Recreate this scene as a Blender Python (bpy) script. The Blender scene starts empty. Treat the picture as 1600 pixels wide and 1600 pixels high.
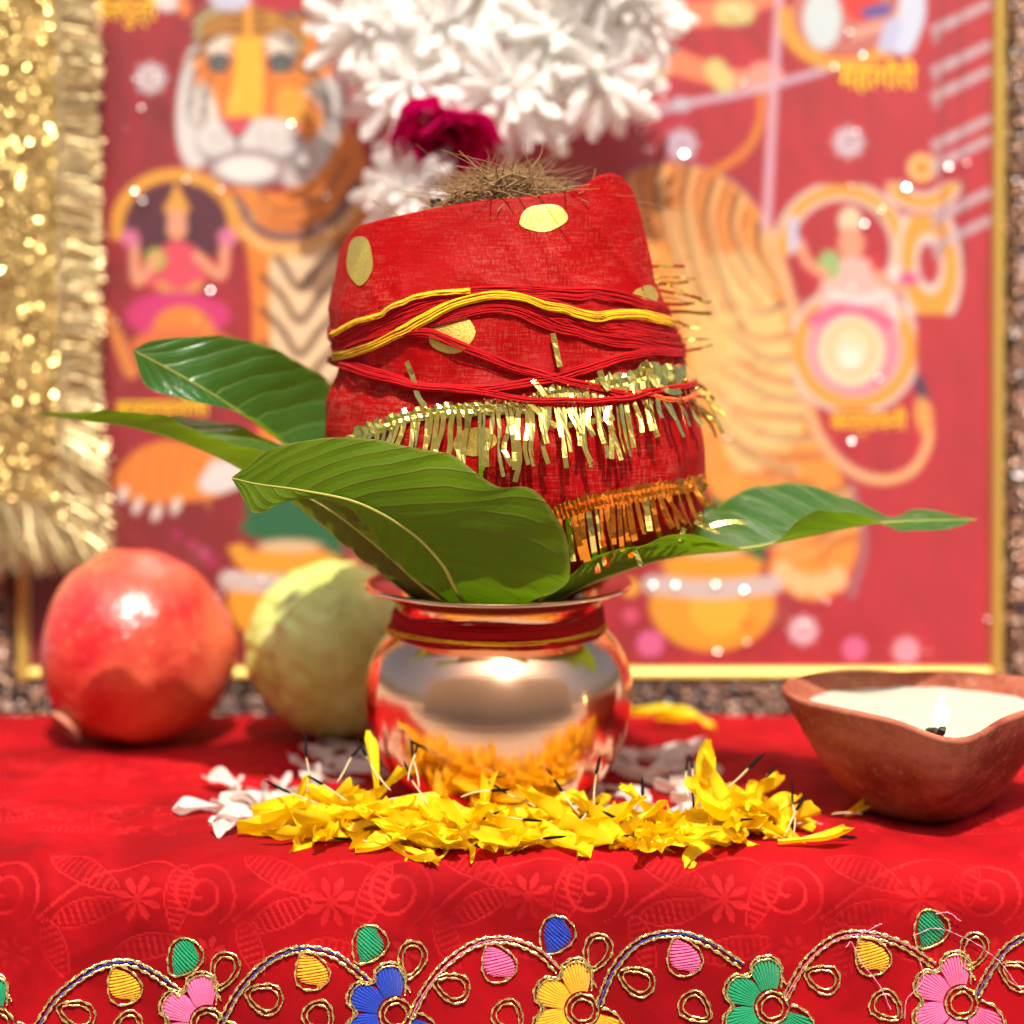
import bpy, math, random
import numpy as np
from mathutils import Vector, Matrix, Euler
from mathutils.bvhtree import BVHTree

R = math.radians
rnd = random.Random(7)
nrs = np.random.RandomState(11)
SC = bpy.context.scene
COL = SC.collection
S = 0.01                       # everything below is laid out in centimetres

# ------------------------------------------------------------------ camera, sky, sun, exposure
CAM = np.array([0.46, -70.0, 18.3])
PITCH = R(7.0)
FOV = R(27.0)
T = math.tan(FOV / 2)
cam = bpy.data.cameras.new('camera')
camo = bpy.data.objects.new('camera', cam)
COL.objects.link(camo)
camo.location = CAM * S
camo.rotation_euler = (R(90) - PITCH, 0, 0)
cam.sensor_width = 36
cam.lens = 18 / T
cam.clip_start = 0.02
cam.clip_end = 2000
cam.dof.use_dof = True
cam.dof.focus_distance = 0.642
cam.dof.aperture_fstop = cam.lens / 15.5
cam.dof.aperture_blades = 9
SC.camera = camo

SUN_EL, SUN_AZ = R(61), R(9)  # azimuth: to the right, behind the camera
L = np.array([math.cos(SUN_EL) * math.sin(SUN_AZ), -math.cos(SUN_EL) * math.cos(SUN_AZ), math.sin(SUN_EL)])
w = bpy.data.worlds.new('World')
SC.world = w
w.use_nodes = True
wn = w.node_tree
bg = wn.nodes['Background']
sky = wn.nodes.new('ShaderNodeTexSky')
sky.sky_type = 'NISHITA'
sky.sun_disc = False
sky.sun_elevation = SUN_EL
sky.sun_rotation = math.atan2(L[0], L[1])
sky.dust_density = 6.0
sky.air_density = 0.7
sky.ozone_density = 0.4
wn.links.new(sky.outputs[0], bg.inputs[0])
bg.inputs[1].default_value = 0.12
sl = bpy.data.lights.new('sun', 'SUN')
sl.energy = 4.2
sl.angle = R(0.6)
sl.color = (1.0, 0.94, 0.85)
so = bpy.data.objects.new('sun', sl)
COL.objects.link(so)
so.rotation_euler = Vector(L).to_track_quat('Z', 'Y').to_euler()
SC.view_settings.view_transform = 'Standard'
SC.view_settings.look = 'None'
SC.view_settings.exposure = 0.46
SC.view_settings.gamma = 1
SC.cycles.max_bounces = 10
SC.cycles.transparent_max_bounces = 12
SC.cycles.use_denoising = True
SC.cycles.sample_clamp_indirect = 8

# ------------------------------------------------------------------ helpers
FW = np.array([0, math.cos(PITCH), -math.sin(PITCH)])
UP = np.array([0, math.sin(PITCH), math.cos(PITCH)])
RT = np.array([1.0, 0, 0])


def ray(px, py):
    return FW + RT * ((px - 800) / 800 * T) + UP * ((800 - py) / 800 * T)


def at(px, py, Y):
    d = ray(px, py)
    return CAM + d * ((Y - CAM[1]) / d[1])


def project(P):
    d = np.asarray(P, float) - CAM
    z = d @ FW
    return 800 + (d @ RT) / z / T * 800, 800 - (d @ UP) / z / T * 800


def spline(pts, n):
    p = np.asarray(pts, float)
    d = np.r_[0, np.cumsum(np.linalg.norm(np.diff(p, axis=0), axis=1))]
    t = d / d[-1]
    q = np.linspace(0, 1, n)
    m = np.empty_like(p)
    m[1:-1] = (p[2:] - p[:-2]) / (t[2:] - t[:-2])[:, None]
    m[0] = (p[1] - p[0]) / (t[1] - t[0])
    m[-1] = (p[-1] - p[-2]) / (t[-1] - t[-2])
    i = np.clip(np.searchsorted(t, q, 'right') - 1, 0, len(t) - 2)
    h = (t[i + 1] - t[i])
    s = ((q - t[i]) / h)[:, None]
    h = h[:, None]
    return ((2 * s**3 - 3 * s**2 + 1) * p[i] + (s**3 - 2 * s**2 + s) * h * m[i]
            + (-2 * s**3 + 3 * s**2) * p[i + 1] + (s**3 - s**2) * h * m[i + 1])


def waves(x, y, scale=1.0, seed=0, n=9):
    r = np.random.RandomState(seed)
    v = 0
    for k in range(n):
        a = r.uniform(0, 2 * math.pi)
        f = (0.6 + 1.6 * r.rand()) / scale
        v = v + np.sin((np.cos(a) * x + np.sin(a) * y) * f * 2 * math.pi + r.uniform(0, 6.28))
    return v / math.sqrt(n)


def unit(v):
    v = np.asarray(v, float)
    return v / np.maximum(np.linalg.norm(v, axis=-1, keepdims=True), 1e-9)


def props(o, label=None, cat=None, group=None, kind=None):
    if label: o['label'] = label
    if cat: o['category'] = cat
    if group: o['group'] = group
    if kind: o['kind'] = kind
    return o


ORG = {}


def empty(name, loc, label, cat, group=None):
    o = bpy.data.objects.new(name, None)
    COL.objects.link(o)
    o.location = np.asarray(loc, float) * S
    o.empty_display_size = 0.01
    ORG[o.name] = np.asarray(loc, float)
    return props(o, label, cat, group)


def mesh(name, V, F, mats, smooth=True, uv=None, attr=None, midx=None):
    me = bpy.data.meshes.new(name)
    V = np.asarray(V, float) * S
    me.from_pydata(V.tolist(), [], F if isinstance(F, list) else F.tolist())
    for m in (mats if isinstance(mats, (list, tuple)) else [mats]):
        me.materials.append(m)
    if smooth:
        me.polygons.foreach_set('use_smooth', np.ones(len(me.polygons), bool))
    if midx is not None:
        me.polygons.foreach_set('material_index', np.asarray(midx, np.int32))
    if uv is not None:
        l = me.uv_layers.new(name='uv')
        vi = np.empty(len(me.loops), np.int32)
        me.loops.foreach_get('vertex_index', vi)
        l.data.foreach_set('uv', np.asarray(uv, np.float32)[vi].ravel())
    if attr:
        for k, a in attr.items():
            a = np.asarray(a, np.float32)
            if a.ndim == 1:
                at_ = me.attributes.new(k, 'FLOAT', 'POINT')
                at_.data.foreach_set('value', a)
            else:
                at_ = me.attributes.new(k, 'FLOAT_COLOR', 'POINT')
                at_.data.foreach_set('color', np.c_[a, np.ones(len(a), np.float32)].ravel())
    me.update()
    return me


def mk(name, V, F, mats, parent=None, origin=None, smooth=True, uv=None, attr=None, midx=None, kind=None):
    """World coordinates in cm become one object; a child keeps its parent's base as origin."""
    V = np.asarray(V, float)
    po = ORG.get(parent.name, np.zeros(3)) if parent is not None else np.zeros(3)
    org = po if parent is not None and origin is None else (np.zeros(3) if origin is None else np.asarray(origin, float))
    me = mesh(name, V - org, F, mats, smooth, uv, attr, midx)
    o = bpy.data.objects.new(name, me)
    COL.objects.link(o)
    if parent is not None:
        o.parent = parent
    o.location = (org - po) * S
    ORG[o.name] = org
    if kind: o['kind'] = kind
    return o


def put(name, me, parent=None, mat4=None):
    o = bpy.data.objects.new(name, me)
    COL.objects.link(o)
    if parent is not None:
        o.parent = parent
    if mat4 is not None:
        o.matrix_local = mat4
    return o


def gridf(nu, nv, cu=False, cv=False, flip=False, off=0):
    i = np.arange(nu if cu else nu - 1)
    j = np.arange(nv if cv else nv - 1)
    I, J = np.meshgrid(i, j, indexing='ij')
    I2, J2 = (I + 1) % nu, (J + 1) % nv
    f = np.stack([I * nv + J, I2 * nv + J, I2 * nv + J2, I * nv + J2], -1).reshape(-1, 4)
    return (f[:, ::-1] if flip else f) + off


def frames(P, closed=False, ref=None):
    P = np.asarray(P, float)
    t = np.roll(P, -1, 0) - np.roll(P, 1, 0)
    if not closed:
        t[0] = P[1] - P[0]
        t[-1] = P[-1] - P[-2]
    t = unit(t)
    if ref is not None:
        b = unit(np.cross(t, ref))
        return t, np.cross(b, t), b
    n = np.zeros_like(P)
    a = np.array([0, 0, 1.0]) if abs(t[0][2]) < 0.9 else np.array([1.0, 0, 0])
    n[0] = unit(np.cross(t[0], a))
    for i in range(1, len(P)):
        v = n[i - 1] - t[i] * (n[i - 1] @ t[i])
        n[i] = v / max(np.linalg.norm(v), 1e-9)
    return t, n, np.cross(t, n)


def tube(P, r, sides=6, closed=False, ref=None, twist=0.0, flat=1.0, off=0, cap=True):
    P = np.asarray(P, float)
    k = len(P)
    r = np.broadcast_to(np.asarray(r, float), (k,))
    t, n, b = frames(P, closed, ref)
    d = np.r_[0, np.cumsum(np.linalg.norm(np.diff(P, axis=0), axis=1))]
    a = np.arange(sides) * 2 * math.pi / sides
    ca, sa = np.cos(a)[None] * r[:, None], np.sin(a)[None] * r[:, None] * flat
    ph = d * twist
    c, s = np.cos(ph)[:, None], np.sin(ph)[:, None]
    u, v = ca * c - sa * s, ca * s + sa * c
    V = P[:, None] + n[:, None] * u[..., None] + b[:, None] * v[..., None]
    F = gridf(k, sides, closed, True, off=off).tolist()
    if cap and not closed:
        F.append([off + i for i in range(sides)][::-1])
        F.append([off + (k - 1) * sides + i for i in range(sides)])
    return V.reshape(-1, 3), F


class Join:
    def __init__(self): self.V, self.F, self.n = [], [], 0
    def add(self, V, F):
        V = np.asarray(V)
        F = F.tolist() if hasattr(F, 'tolist') else F
        self.F += [[i + self.n for i in f] for f in F]
        self.V.append(V); self.n += len(V)
    def get(self): return np.concatenate(self.V), self.F


def lathe(prof, n=96, c=(0, 0, 0)):
    p = np.asarray(prof, float)
    a = np.arange(n) * 2 * math.pi / n
    V = np.stack([p[:, None, 0] * np.cos(a), p[:, None, 0] * np.sin(a), np.repeat(p[:, 1:2], n, 1)], -1)
    return V.reshape(-1, 3) + np.asarray(c), gridf(len(p), n, False, True, flip=True)


def box(x0, x1, y0, y1, z0, z1):
    V = [(x, y, z) for x in (x0, x1) for y in (y0, y1) for z in (z0, z1)]
    F = [[0, 1, 3, 2], [4, 6, 7, 5], [0, 4, 5, 1], [2, 3, 7, 6], [0, 2, 6, 4], [1, 5, 7, 3]]
    return np.array(V, float), F


def bvh_of(V, F):
    return BVHTree.FromPolygons([tuple(v) for v in np.asarray(V)], F if isinstance(F, list) else F.tolist())


def hit(bvh, px, py):
    d = unit(ray(px, py))
    loc, nor, i, dist = bvh.ray_cast(Vector(CAM), Vector(d))
    if loc is None:
        return None, None
    n = np.array(nor)
    if n @ d > 0: n = -n
    return np.array(loc), n


# ------------------------------------------------------------------ materials
class Mat:
    def __init__(self, name, color=(.5, .5, .5), rough=.5, metal=0.0, **kw):
        self.m = bpy.data.materials.new(name)
        self.m.use_nodes = True
        self.t = self.m.node_tree
        self.b = self.t.nodes['Principled BSDF']
        self.set('Base Color', color); self.set('Roughness', rough); self.set('Metallic', metal)
        for k, v in kw.items(): self.set(k.replace('_', ' '), v)
    def set(self, k, v):
        s = self.b.inputs[k]
        if isinstance(v, bpy.types.NodeSocket): self.t.links.new(v, s)
        elif s.type == 'RGBA': s.default_value = (*v[:3], 1)
        else: s.default_value = v
    def node(self, typ, **kw):
        n = self.t.nodes.new('ShaderNode' + typ)
        for k, v in kw.items():
            if k.startswith('_'): setattr(n, k[1:], v)
            else: self.inp(n, k.replace('_', ' '), v)
        return n
    def inp(self, n, k, v):
        s = n.inputs[int(k[1:])] if k[0] == 'i' and k[1:].isdigit() else n.inputs[k]
        if isinstance(v, bpy.types.NodeSocket): self.t.links.new(v, s)
        elif s.type == 'RGBA': s.default_value = (*v[:3], 1)
        else: s.default_value = v
    def coords(self, scale=(1, 1, 1), kind='Object'):
        tc = self.node('TexCoord')
        mp = self.node('Mapping')
        mp.inputs['Scale'].default_value = scale
        self.t.links.new(tc.outputs[kind], mp.inputs[0])
        return mp.outputs[0]
    def noise(self, scale, detail=4, rough=.55, vec=None, dist=0):
        n = self.node('TexNoise', Scale=scale, Detail=detail, Roughness=rough, Distortion=dist)
        self.t.links.new(vec if vec is not None else self.coords(), n.inputs['Vector'])
        return n.outputs['Fac']
    def ramp(self, f, stops):
        n = self.node('ValToRGB')
        self.t.links.new(f, n.inputs[0])
        e = n.color_ramp.elements
        while len(e) < len(stops): e.new(.5)
        for q, (p, c) in zip(e, stops):
            q.position = p
            q.color = (*c, 1) if isinstance(c, tuple) else (c, c, c, 1)
        return n.outputs[0]
    def mix(self, f, a, b):
        n = self.node('Mix', _data_type='RGBA')
        for s, v in ((n.inputs[0], f), (n.inputs[6], a), (n.inputs[7], b)):
            if isinstance(v, bpy.types.NodeSocket): self.t.links.new(v, s)
            elif s.type == 'RGBA': s.default_value = (*v[:3], 1)
            else: s.default_value = v
        return n.outputs[2]
    def math(self, op, a, b=0.0, c=0.0):
        n = self.node('Math', _operation=op)
        for s, v in zip(n.inputs, (a, b, c)):
            if isinstance(v, bpy.types.NodeSocket): self.t.links.new(v, s)
            else: s.default_value = v
        return n.outputs[0]
    def bump(self, h, strength=.3, dist=.0005):
        n = self.node('Bump', Strength=strength, Distance=dist, Height=h)
        self.set('Normal', n.outputs[0])
        return n.outputs[0]
    def attr(self, name, out='Fac'):
        n = self.node('Attribute', _attribute_name=name)
        return n.outputs[out]
    def add_translucent(self, color, fac):
        tr = self.node('BsdfTranslucent', Color=color)
        mx = self.node('MixShader')
        self.inp(mx, 'i0', fac)
        self.t.links.new(self.b.outputs[0], mx.inputs[1])
        self.t.links.new(tr.outputs[0], mx.inputs[2])
        self.out(mx.outputs[0])
        self.last = mx.outputs[0]
        return mx
    def out(self, s):
        self.t.links.new(s, self.t.nodes['Material Output'].inputs[0])


def lin(r, g, b):
    f = lambda c: (c / 255 / 12.92) if c <= 10 else ((c / 255 + .055) / 1.055) ** 2.4
    return (f(r), f(g), f(b))


# velvet with burnt-out motifs ('motif' runs 0..1 where the pile is pressed flat)
mv = Mat('red_velvet', (.5, .01, .015), .75)
nz = mv.noise(45, 5)
pile = mv.mix(nz, (.31, .003, .006), (.38, .005, .009))
flat = mv.mix(nz, (.56, .014, .018), (.62, .020, .022))
mfac = mv.math('MULTIPLY', mv.attr('motif'), mv.ramp(mv.noise(55, 3), [(.36, .15), (.6, 1.0)]))
nap = mv.ramp(mv.noise(17, 4, .6, None, .6), [(.40, .68), (.58, 1.08)])
napc = mv.node('Mix', _data_type='RGBA', _blend_type='MULTIPLY')
napc.inputs[0].default_value = 1.0
mv.t.links.new(mv.mix(mfac, pile, flat), napc.inputs[6]); mv.t.links.new(nap, napc.inputs[7])
mv.set('Base Color', napc.outputs[2])
mv.set('Sheen Weight', .18); mv.set('Sheen Roughness', .38); mv.set('Sheen Tint', (1, .13, .12))
mv.set('Specular IOR Level', .06)
fz = mv.noise(2600, 2)
wv = mv.noise(260, 3)
hh = mv.math('ADD', mv.math('MULTIPLY', fz, .5), mv.math('MULTIPLY', wv, 1.4))
mv.bump(mv.math('SUBTRACT', hh, mv.math('MULTIPLY', mfac, .5)), .18, .0004)
VELVET = mv.m

# sheer red cloth
mc = Mat('sheer_red_cloth', (.5, .01, .01), .5)
warp = mc.noise(1, 3, .6, mc.coords((2000, 2000, 170)))
weft = mc.noise(1, 3, .6, mc.coords((150, 150, 2000)))
thread = mc.math('MULTIPLY', mc.math('ADD', warp, weft), .5)
patch = mc.noise(38, 3, .5)
veil = mc.math('MULTIPLY', mc.ramp(thread, [(.50, 0.0), (.60, 1.0)]), mc.ramp(patch, [(.36, .12), (.60, 1.0)]))
mc.set('Base Color', mc.mix(veil, (.46, .0006, .002), (.66, .095, .06)))
mc.set('Sheen Weight', .04); mc.set('Sheen Tint', (1, .35, .3)); mc.set('Specular IOR Level', .15)
mc.bump(thread, .5, .0004)
mx = mc.add_translucent((.75, .02, .02), .30)
tp = mc.node('BsdfTransparent', Color=(1, .25, .22))
m2 = mc.node('MixShader')
mc.inp(m2, 'i0', mc.math('ADD', mc.math('ADD', mc.math('MULTIPLY', veil, .16), .07), mc.math('MULTIPLY', mc.attr('hem'), .26)))
mc.t.links.new(mx.outputs[0], m2.inputs[1]); mc.t.links.new(tp.outputs[0], m2.inputs[2])
mc.out(m2.outputs[0])
SHEER = mc.m


def foil(name, c, rough=.2, n=500, var=.25):
    m = Mat(name, c, rough, 1.0)
    z = m.noise(n, 2)
    m.set('Base Color', m.mix(m.ramp(z, [(.3, 0.), (.7, 1.)]), c, tuple(min(1, k * (1 + var)) for k in c)))
    m.bump(z, .25, .0004)
    return m.m


GOLDFOIL = foil('gold_foil', (.80, .68, .17), .17)
ORANGEFOIL = foil('orange_foil', (.88, .27, .03), .25)
DARKFOIL = foil('dark_gold_foil', (.45, .30, .06), .3)
ZARI = foil('gold_zari_cord', (.90, .70, .28), .27, 1800, .1)
TINSEL = foil('pale_gold_tinsel', (.62, .50, .27), .42)
BROCADE = foil('gold_brocade', (.40, .27, .10), .5)
SEQUIN = foil('gold_sequin', (.84, .60, .22), .2)
GOLDBAR = Mat('gilt_moulding', (.62, .42, .10), .5, .45).m

m = Mat('printed_gold_dot', (.75, .53, .09), .38, .75)
z = m.noise(1, 2, .6, m.coords((2600, 2600, 2600)))
m.set('Base Color', m.mix(m.ramp(z, [(.4, 0.), (.6, 1.)]), (.72, .47, .06), (.85, .66, .18)))
m.bump(z, .5, .0003)
DOT = m.m


def cotton(name, c, sheen=.3):
    m = Mat(name, c, .8)
    z = m.noise(900, 3)
    m.set('Base Color', m.mix(z, tuple(k * .75 for k in c), tuple(min(1, k * 1.2) for k in c)))
    m.set('Sheen Weight', sheen); m.set('Specular IOR Level', .2)
    m.bump(z, .4, .0002)
    return m.m


REDTHREAD = cotton('red_cotton', (.46, .001, .004), .04)
YELTHREAD = cotton('yellow_cotton', (.95, .50, .008), .1)
ORATHREAD = cotton('orange_cotton', (.85, .12, .01), .2)
SILK = {k: cotton('silk_' + k, c, .25) for k, c in dict(green=(.01, .30, .12), yellow=(.93, .42, .02), pink=(.85, .14, .33), blue=(.015, .05, .45)).items()}
PINKTHREAD = cotton('pink_thread', (.8, .35, .5))

# copper alloy, brushed round the axis
m = Mat('polished_copper', (.90, .67, .50), .2, 1.0)
rings = m.noise(1, 2, .5, m.coords((4, 4, 900)))
blot = m.noise(60, 4)
m.set('Base Color', m.mix(blot, (.88, .48, .28), (.96, .60, .39)))
m.set('Roughness', m.math('ADD', m.math('MULTIPLY', blot, .10), .12))
m.set('Anisotropic', .65); m.set('Anisotropic Rotation', .25)
tg = m.node('Tangent', _direction_type='RADIAL', _axis='Z')
m.set('Tangent', tg.outputs[0])
m.bump(rings, .10, .0003)
COPPER = m.m

# clay
m = Mat('terracotta', (.40, .13, .07), .95)
m.set('Specular IOR Level', .15)
z1 = m.noise(28, 5, .6, m.coords((1, 1, 2.2)))
z2 = m.noise(420, 4)
z3 = m.noise(1, 3, .5, m.coords((25, 25, 520)))
c = m.mix(m.ramp(z1, [(.35, 0.), (.62, 1.)]), (.27, .050, .025), (.44, .155, .09))
m.set('Base Color', m.mix(m.ramp(z2, [(.55, 0.), (.75, .55)]), m.mix(m.ramp(m.noise(17, 6, .7), [(.48, 0.), (.62, .7)]), c, (.12, .022, .012)), (.50, .26, .19)))
m.bump(m.math('ADD', m.math('MULTIPLY', z2, .6), m.math('MULTIPLY', z3, .7)), .5, .0007)
CLAY = m.m
m = Mat('cream_wax', (.56, .52, .41), .4)
m.set('Subsurface Weight', .35); m.set('Subsurface Radius', (.01, .008, .005)); m.set('Subsurface Scale', .4)
m.bump(m.noise(60, 3), .2, .001)
WAX = m.m
CHAR = Mat('charred_wick', (.012, .011, .012), .8).m
m = Mat('flame', (0, 0, 0), .5)
m.set('Emission Color', (1, .80, .42)); m.set('Emission Strength', 12)
FLAME = m.m

# fruit
m = Mat('pomegranate_skin', (.6, .1, .04), .26)
g = m.noise(26, 3, .5)
s1 = m.noise(330, 4)
c = m.mix(m.ramp(g, [(.36, 0.), (.60, 1.)]), (.55, .016, .022), (.72, .125, .06))
c = m.mix(m.ramp(s1, [(.60, 0.), (.72, .5)]), c, (.80, .36, .16))
c = m.mix(m.ramp(m.noise(48, 5, .7), [(.70, 0.), (.76, .8)]), c, (.12, .03, .02))
m.set('Base Color', c); m.set('Coat Weight', .22); m.set('Coat Roughness', .24)
m.bump(m.math('ADD', s1, m.math('MULTIPLY', m.noise(70, 3), 2.2)), .3, .0016)
POME = m.m
m = Mat('guava_skin', (.45, .5, .15), .48)
g = m.noise(42, 4)
c = m.mix(m.ramp(g, [(.35, 0.), (.65, 1.)]), (.50, .56, .11), (.70, .78, .26))
c = m.mix(m.ramp(m.noise(75, 5, .65, m.coords((1, 1, .4))), [(.58, 0.), (.72, .65)]), c, (.34, .24, .07))
mk_ = m.attr('blemish')
c = m.mix(mk_, c, (.09, .06, .03))
m.set('Base Color', c)
m.bump(m.noise(130, 4, .6), .5, .0022)
GUAVA = m.m
STALK = Mat('dry_calyx', (.50, .18, .10), .7).m

# leaves: the 'uv' layer runs along the midrib (u) and across it (v)
def leaf_mat(name, top, top2, under, under2, vein_top, vein_under):
    m = Mat(name, top, .33)
    uvn = m.node('UVMap', _uv_map='uv')
    sp = m.node('SeparateXYZ')
    m.t.links.new(uvn.outputs[0], sp.inputs[0])
    av = m.math('ABSOLUTE', m.math('SUBTRACT', m.math('MULTIPLY', sp.outputs[1], 2.0), 1.0))
    wob = m.math('MULTIPLY', m.noise(60, 2), .5)
    side = m.math('MULTIPLY', m.math('GREATER_THAN', sp.outputs[1], .5), .43)
    ph = m.math('ADD', m.math('ADD', m.math('ADD', m.math('MULTIPLY', sp.outputs[0], 15.0),
         m.math('MULTIPLY', m.math('POWER', av, 1.35), 2.6)), wob), side)
    tri = m.math('ABSOLUTE', m.math('SUBTRACT', m.math('FRACT', ph), .5))
    vein = m.ramp(tri, [(0.0, 1.0), (.035, .75), (.10, 0.0)])
    fine = m.node('TexVoronoi', Scale=420.0, _feature='DISTANCE_TO_EDGE')
    m.t.links.new(m.coords(), fine.inputs['Vector'])
    net = m.ramp(fine.outputs[0], [(0.0, 1.0), (.12, 0.0)])
    big = m.noise(35, 4)
    ct = m.mix(m.math('MULTIPLY', vein, .65), m.mix(big, top, top2), vein_top)
    cu = m.mix(m.math('MULTIPLY', vein, .6), m.mix(big, under, under2), vein_under)
    cu = m.mix(m.math('MULTIPLY', net, .18), cu, vein_under)
    spot = m.ramp(m.noise(150, 3, .5), [(.70, 0.), (.74, .7)])
    rimf = m.ramp(av, [(.955, 0.), (.985, .65)])
    ct = m.mix(spot, m.mix(rimf, ct, (.22, .26, .05)), (.10, .07, .02))
    cu = m.mix(spot, m.mix(rimf, cu, (.24, .24, .05)), (.12, .08, .02))
    geo = m.node('NewGeometry')
    bf = geo.outputs['Backfacing']
    m.set('Base Color', m.mix(bf, ct, cu))
    m.set('Roughness', m.math('ADD', m.math('MULTIPLY', bf, .3), m.math('ADD', m.math('MULTIPLY', big, .12), .22)))
    m.set('Specular IOR Level', m.math('SUBTRACT', .5, m.math('MULTIPLY', bf, .36)))
    m.bump(m.math('ADD', m.math('SUBTRACT', m.math('MULTIPLY', tri, 1.6), m.math('MULTIPLY', vein, .8)), m.math('MULTIPLY', net, -.12)), .35, .0011)
    m.add_translucent(m.mix(m.math('MULTIPLY', vein, .5), (.22, .46, .004), (.08, .17, .004)), .36)
    return m.m


LEAF = leaf_mat('mango_leaf_fresh', (.012, .085, .018), (.024, .125, .024), (.055, .150, .003), (.095, .150, .004), (.13, .26, .06), (.15, .13, .02))
LEAFDRY = leaf_mat('mango_leaf_bronzed', (.03, .10, .02), (.05, .12, .02), (.08, .095, .014), (.15, .095, .018), (.2, .22, .06), (.30, .19, .05))
m = Mat('leaf_rib', (.38, .36, .06), .5)
RIB = m.m


def petal_mat(name, c, c2, tc, fac, rough=.5, spec=.3):
    m = Mat(name, c, rough)
    z = m.noise(220, 3)
    oi = m.node('ObjectInfo')
    m.set('Base Color', m.mix(m.math('ADD', m.math('MULTIPLY', z, .5), m.math('MULTIPLY', oi.outputs['Random'], .5)), c, c2))
    m.set('Specular IOR Level', spec)
    m.bump(m.noise(1, 2, .5, m.coords((2200, 250, 250))), .25, .0002)
    m.add_translucent(tc, fac)
    return m.m


YPETAL = petal_mat('yellow_petal', (.88, .52, .002), (.96, .84, .02), (.97, .72, .0), .40)
WPETAL = petal_mat('white_petal', (.93, .91, .87), (.96, .95, .92), (.97, .95, .90), .48, .8, .05)
WILT = petal_mat('wilted_white_petal', (.74, .64, .58), (.84, .77, .70), (.88, .74, .66), .35)
ROSE = petal_mat('magenta_rose_petal', (.42, .0, .06), (.62, .004, .16), (.7, .0, .12), .3, .7, .1)
PALESTALK = Mat('pale_stalk', (.66, .56, .30), .6).m
BLACKTIP = Mat('black_tip', (.008, .008, .008), .9, 0, Specular_IOR_Level=.08).m
GREENCUP = Mat('green_calyx', (.05, .13, .03), .6).m

m = Mat('coconut_fibre', (.42, .27, .13), .8)
z = m.noise(120, 3)
m.set('Base Color', m.mix(z, (.15, .07, .022), (.40, .24, .10)))
FIBRE = m.m
m = Mat('coconut_shell', (.18, .09, .045), .95)
z = m.noise(1, 4, .6, m.coords((700, 700, 70)))
m.set('Base Color', m.mix(z, (.07, .03, .012), (.30, .17, .075)))
m.bump(z, .8, .001)
SHELL = m.m

# print under glossy varnish, and its carved frame
m = Mat('glossy_print', (.5, .1, .1), .5)
m.set('Base Color', m.attr('print', 'Color'))
m.set('Coat Weight', .7); m.set('Coat Roughness', .12); m.set('Coat IOR', 1.55)
m.bump(m.noise(120, 3), .08, .0006)
PRINT = m.m
CAPTION = Mat('yellow_print', lin(252, 212, 8), .5).m
m = Mat('hammered_copper_frame', (.3, .2, .15), .35, .85)
vo = m.node('TexVoronoi', Scale=520.0)
m.t.links.new(m.coords((1, 1, 1)), vo.inputs['Vector'])
vr = m.node('SeparateColor'); m.t.links.new(vo.outputs['Color'], vr.inputs[0])
m.set('Base Color', m.ramp(vr.outputs[0], [(.0, (.03, .028, .03)), (.42, (.06, .045, .04)), (.66, (.30, .15, .09)), (.88, (.62, .40, .28)), (1.0, (.50, .51, .53))]))
m.bump(m.math('ADD', vo.outputs['Distance'], vr.outputs[1]), .9, .002)
FRAME = m.m
m = Mat('rhinestone', (.95, .93, .92), .24, 1.0)
STONE = m.m
m = Mat('pale_concrete', (.42, .38, .34), .9)
m.set('Base Color', m.mix(m.noise(3, 6), (.34, .30, .27), (.48, .44, .39)))
GROUND = m.m
m = Mat('warm_plaster', (.5, .42, .34), .9)
m.set('Base Color', m.mix(m.noise(2, 6), (.74, .62, .48), (.84, .73, .60)))
REFLECTION_PLASTER = m.m
m = Mat('dark_wood', (.12, .07, .04), .6)
WOOD = m.m

# ------------------------------------------------------------------ setting: ground, table
V, F = box(-10000, 10000, -10000, 10000, -80, -75)
props(mk('ground', V, F, GROUND, smooth=False), kind='structure')
for xa, xb in ((-900, 900),):  # wall added behind the camera, out of view, to give the pot a tan reflection
    V, F = box(xa, xb, -450, -430, -75, 420)
    props(mk('reflection_wall', V, F, REFLECTION_PLASTER, smooth=False), kind='structure')
j = Join()
j.add(*box(-42, 42, -6.4, 34, -4.6, -2.2))
tb = empty('table', (0, 10, -75), 'plain wooden table under the red velvet cloth', 'table')
mk('tabletop', *j.get(), WOOD, tb, smooth=False)
mk('riser_board', *box(-41, 41, -5.6, 12.0, -2.18, -.75), WOOD, tb, smooth=False)
for x in (-38, 38):
    for y in (-4, 30):
        mk('leg', *box(x - 2, x + 2, y - 2, y + 2, -75, -4.02), WOOD, tb, smooth=False)

# ------------------------------------------------------------------ tablecloth
YB, YE, RA, RB = 12.9, -6.35, 1.35, .35
S_TOP = YB - YE


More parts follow.
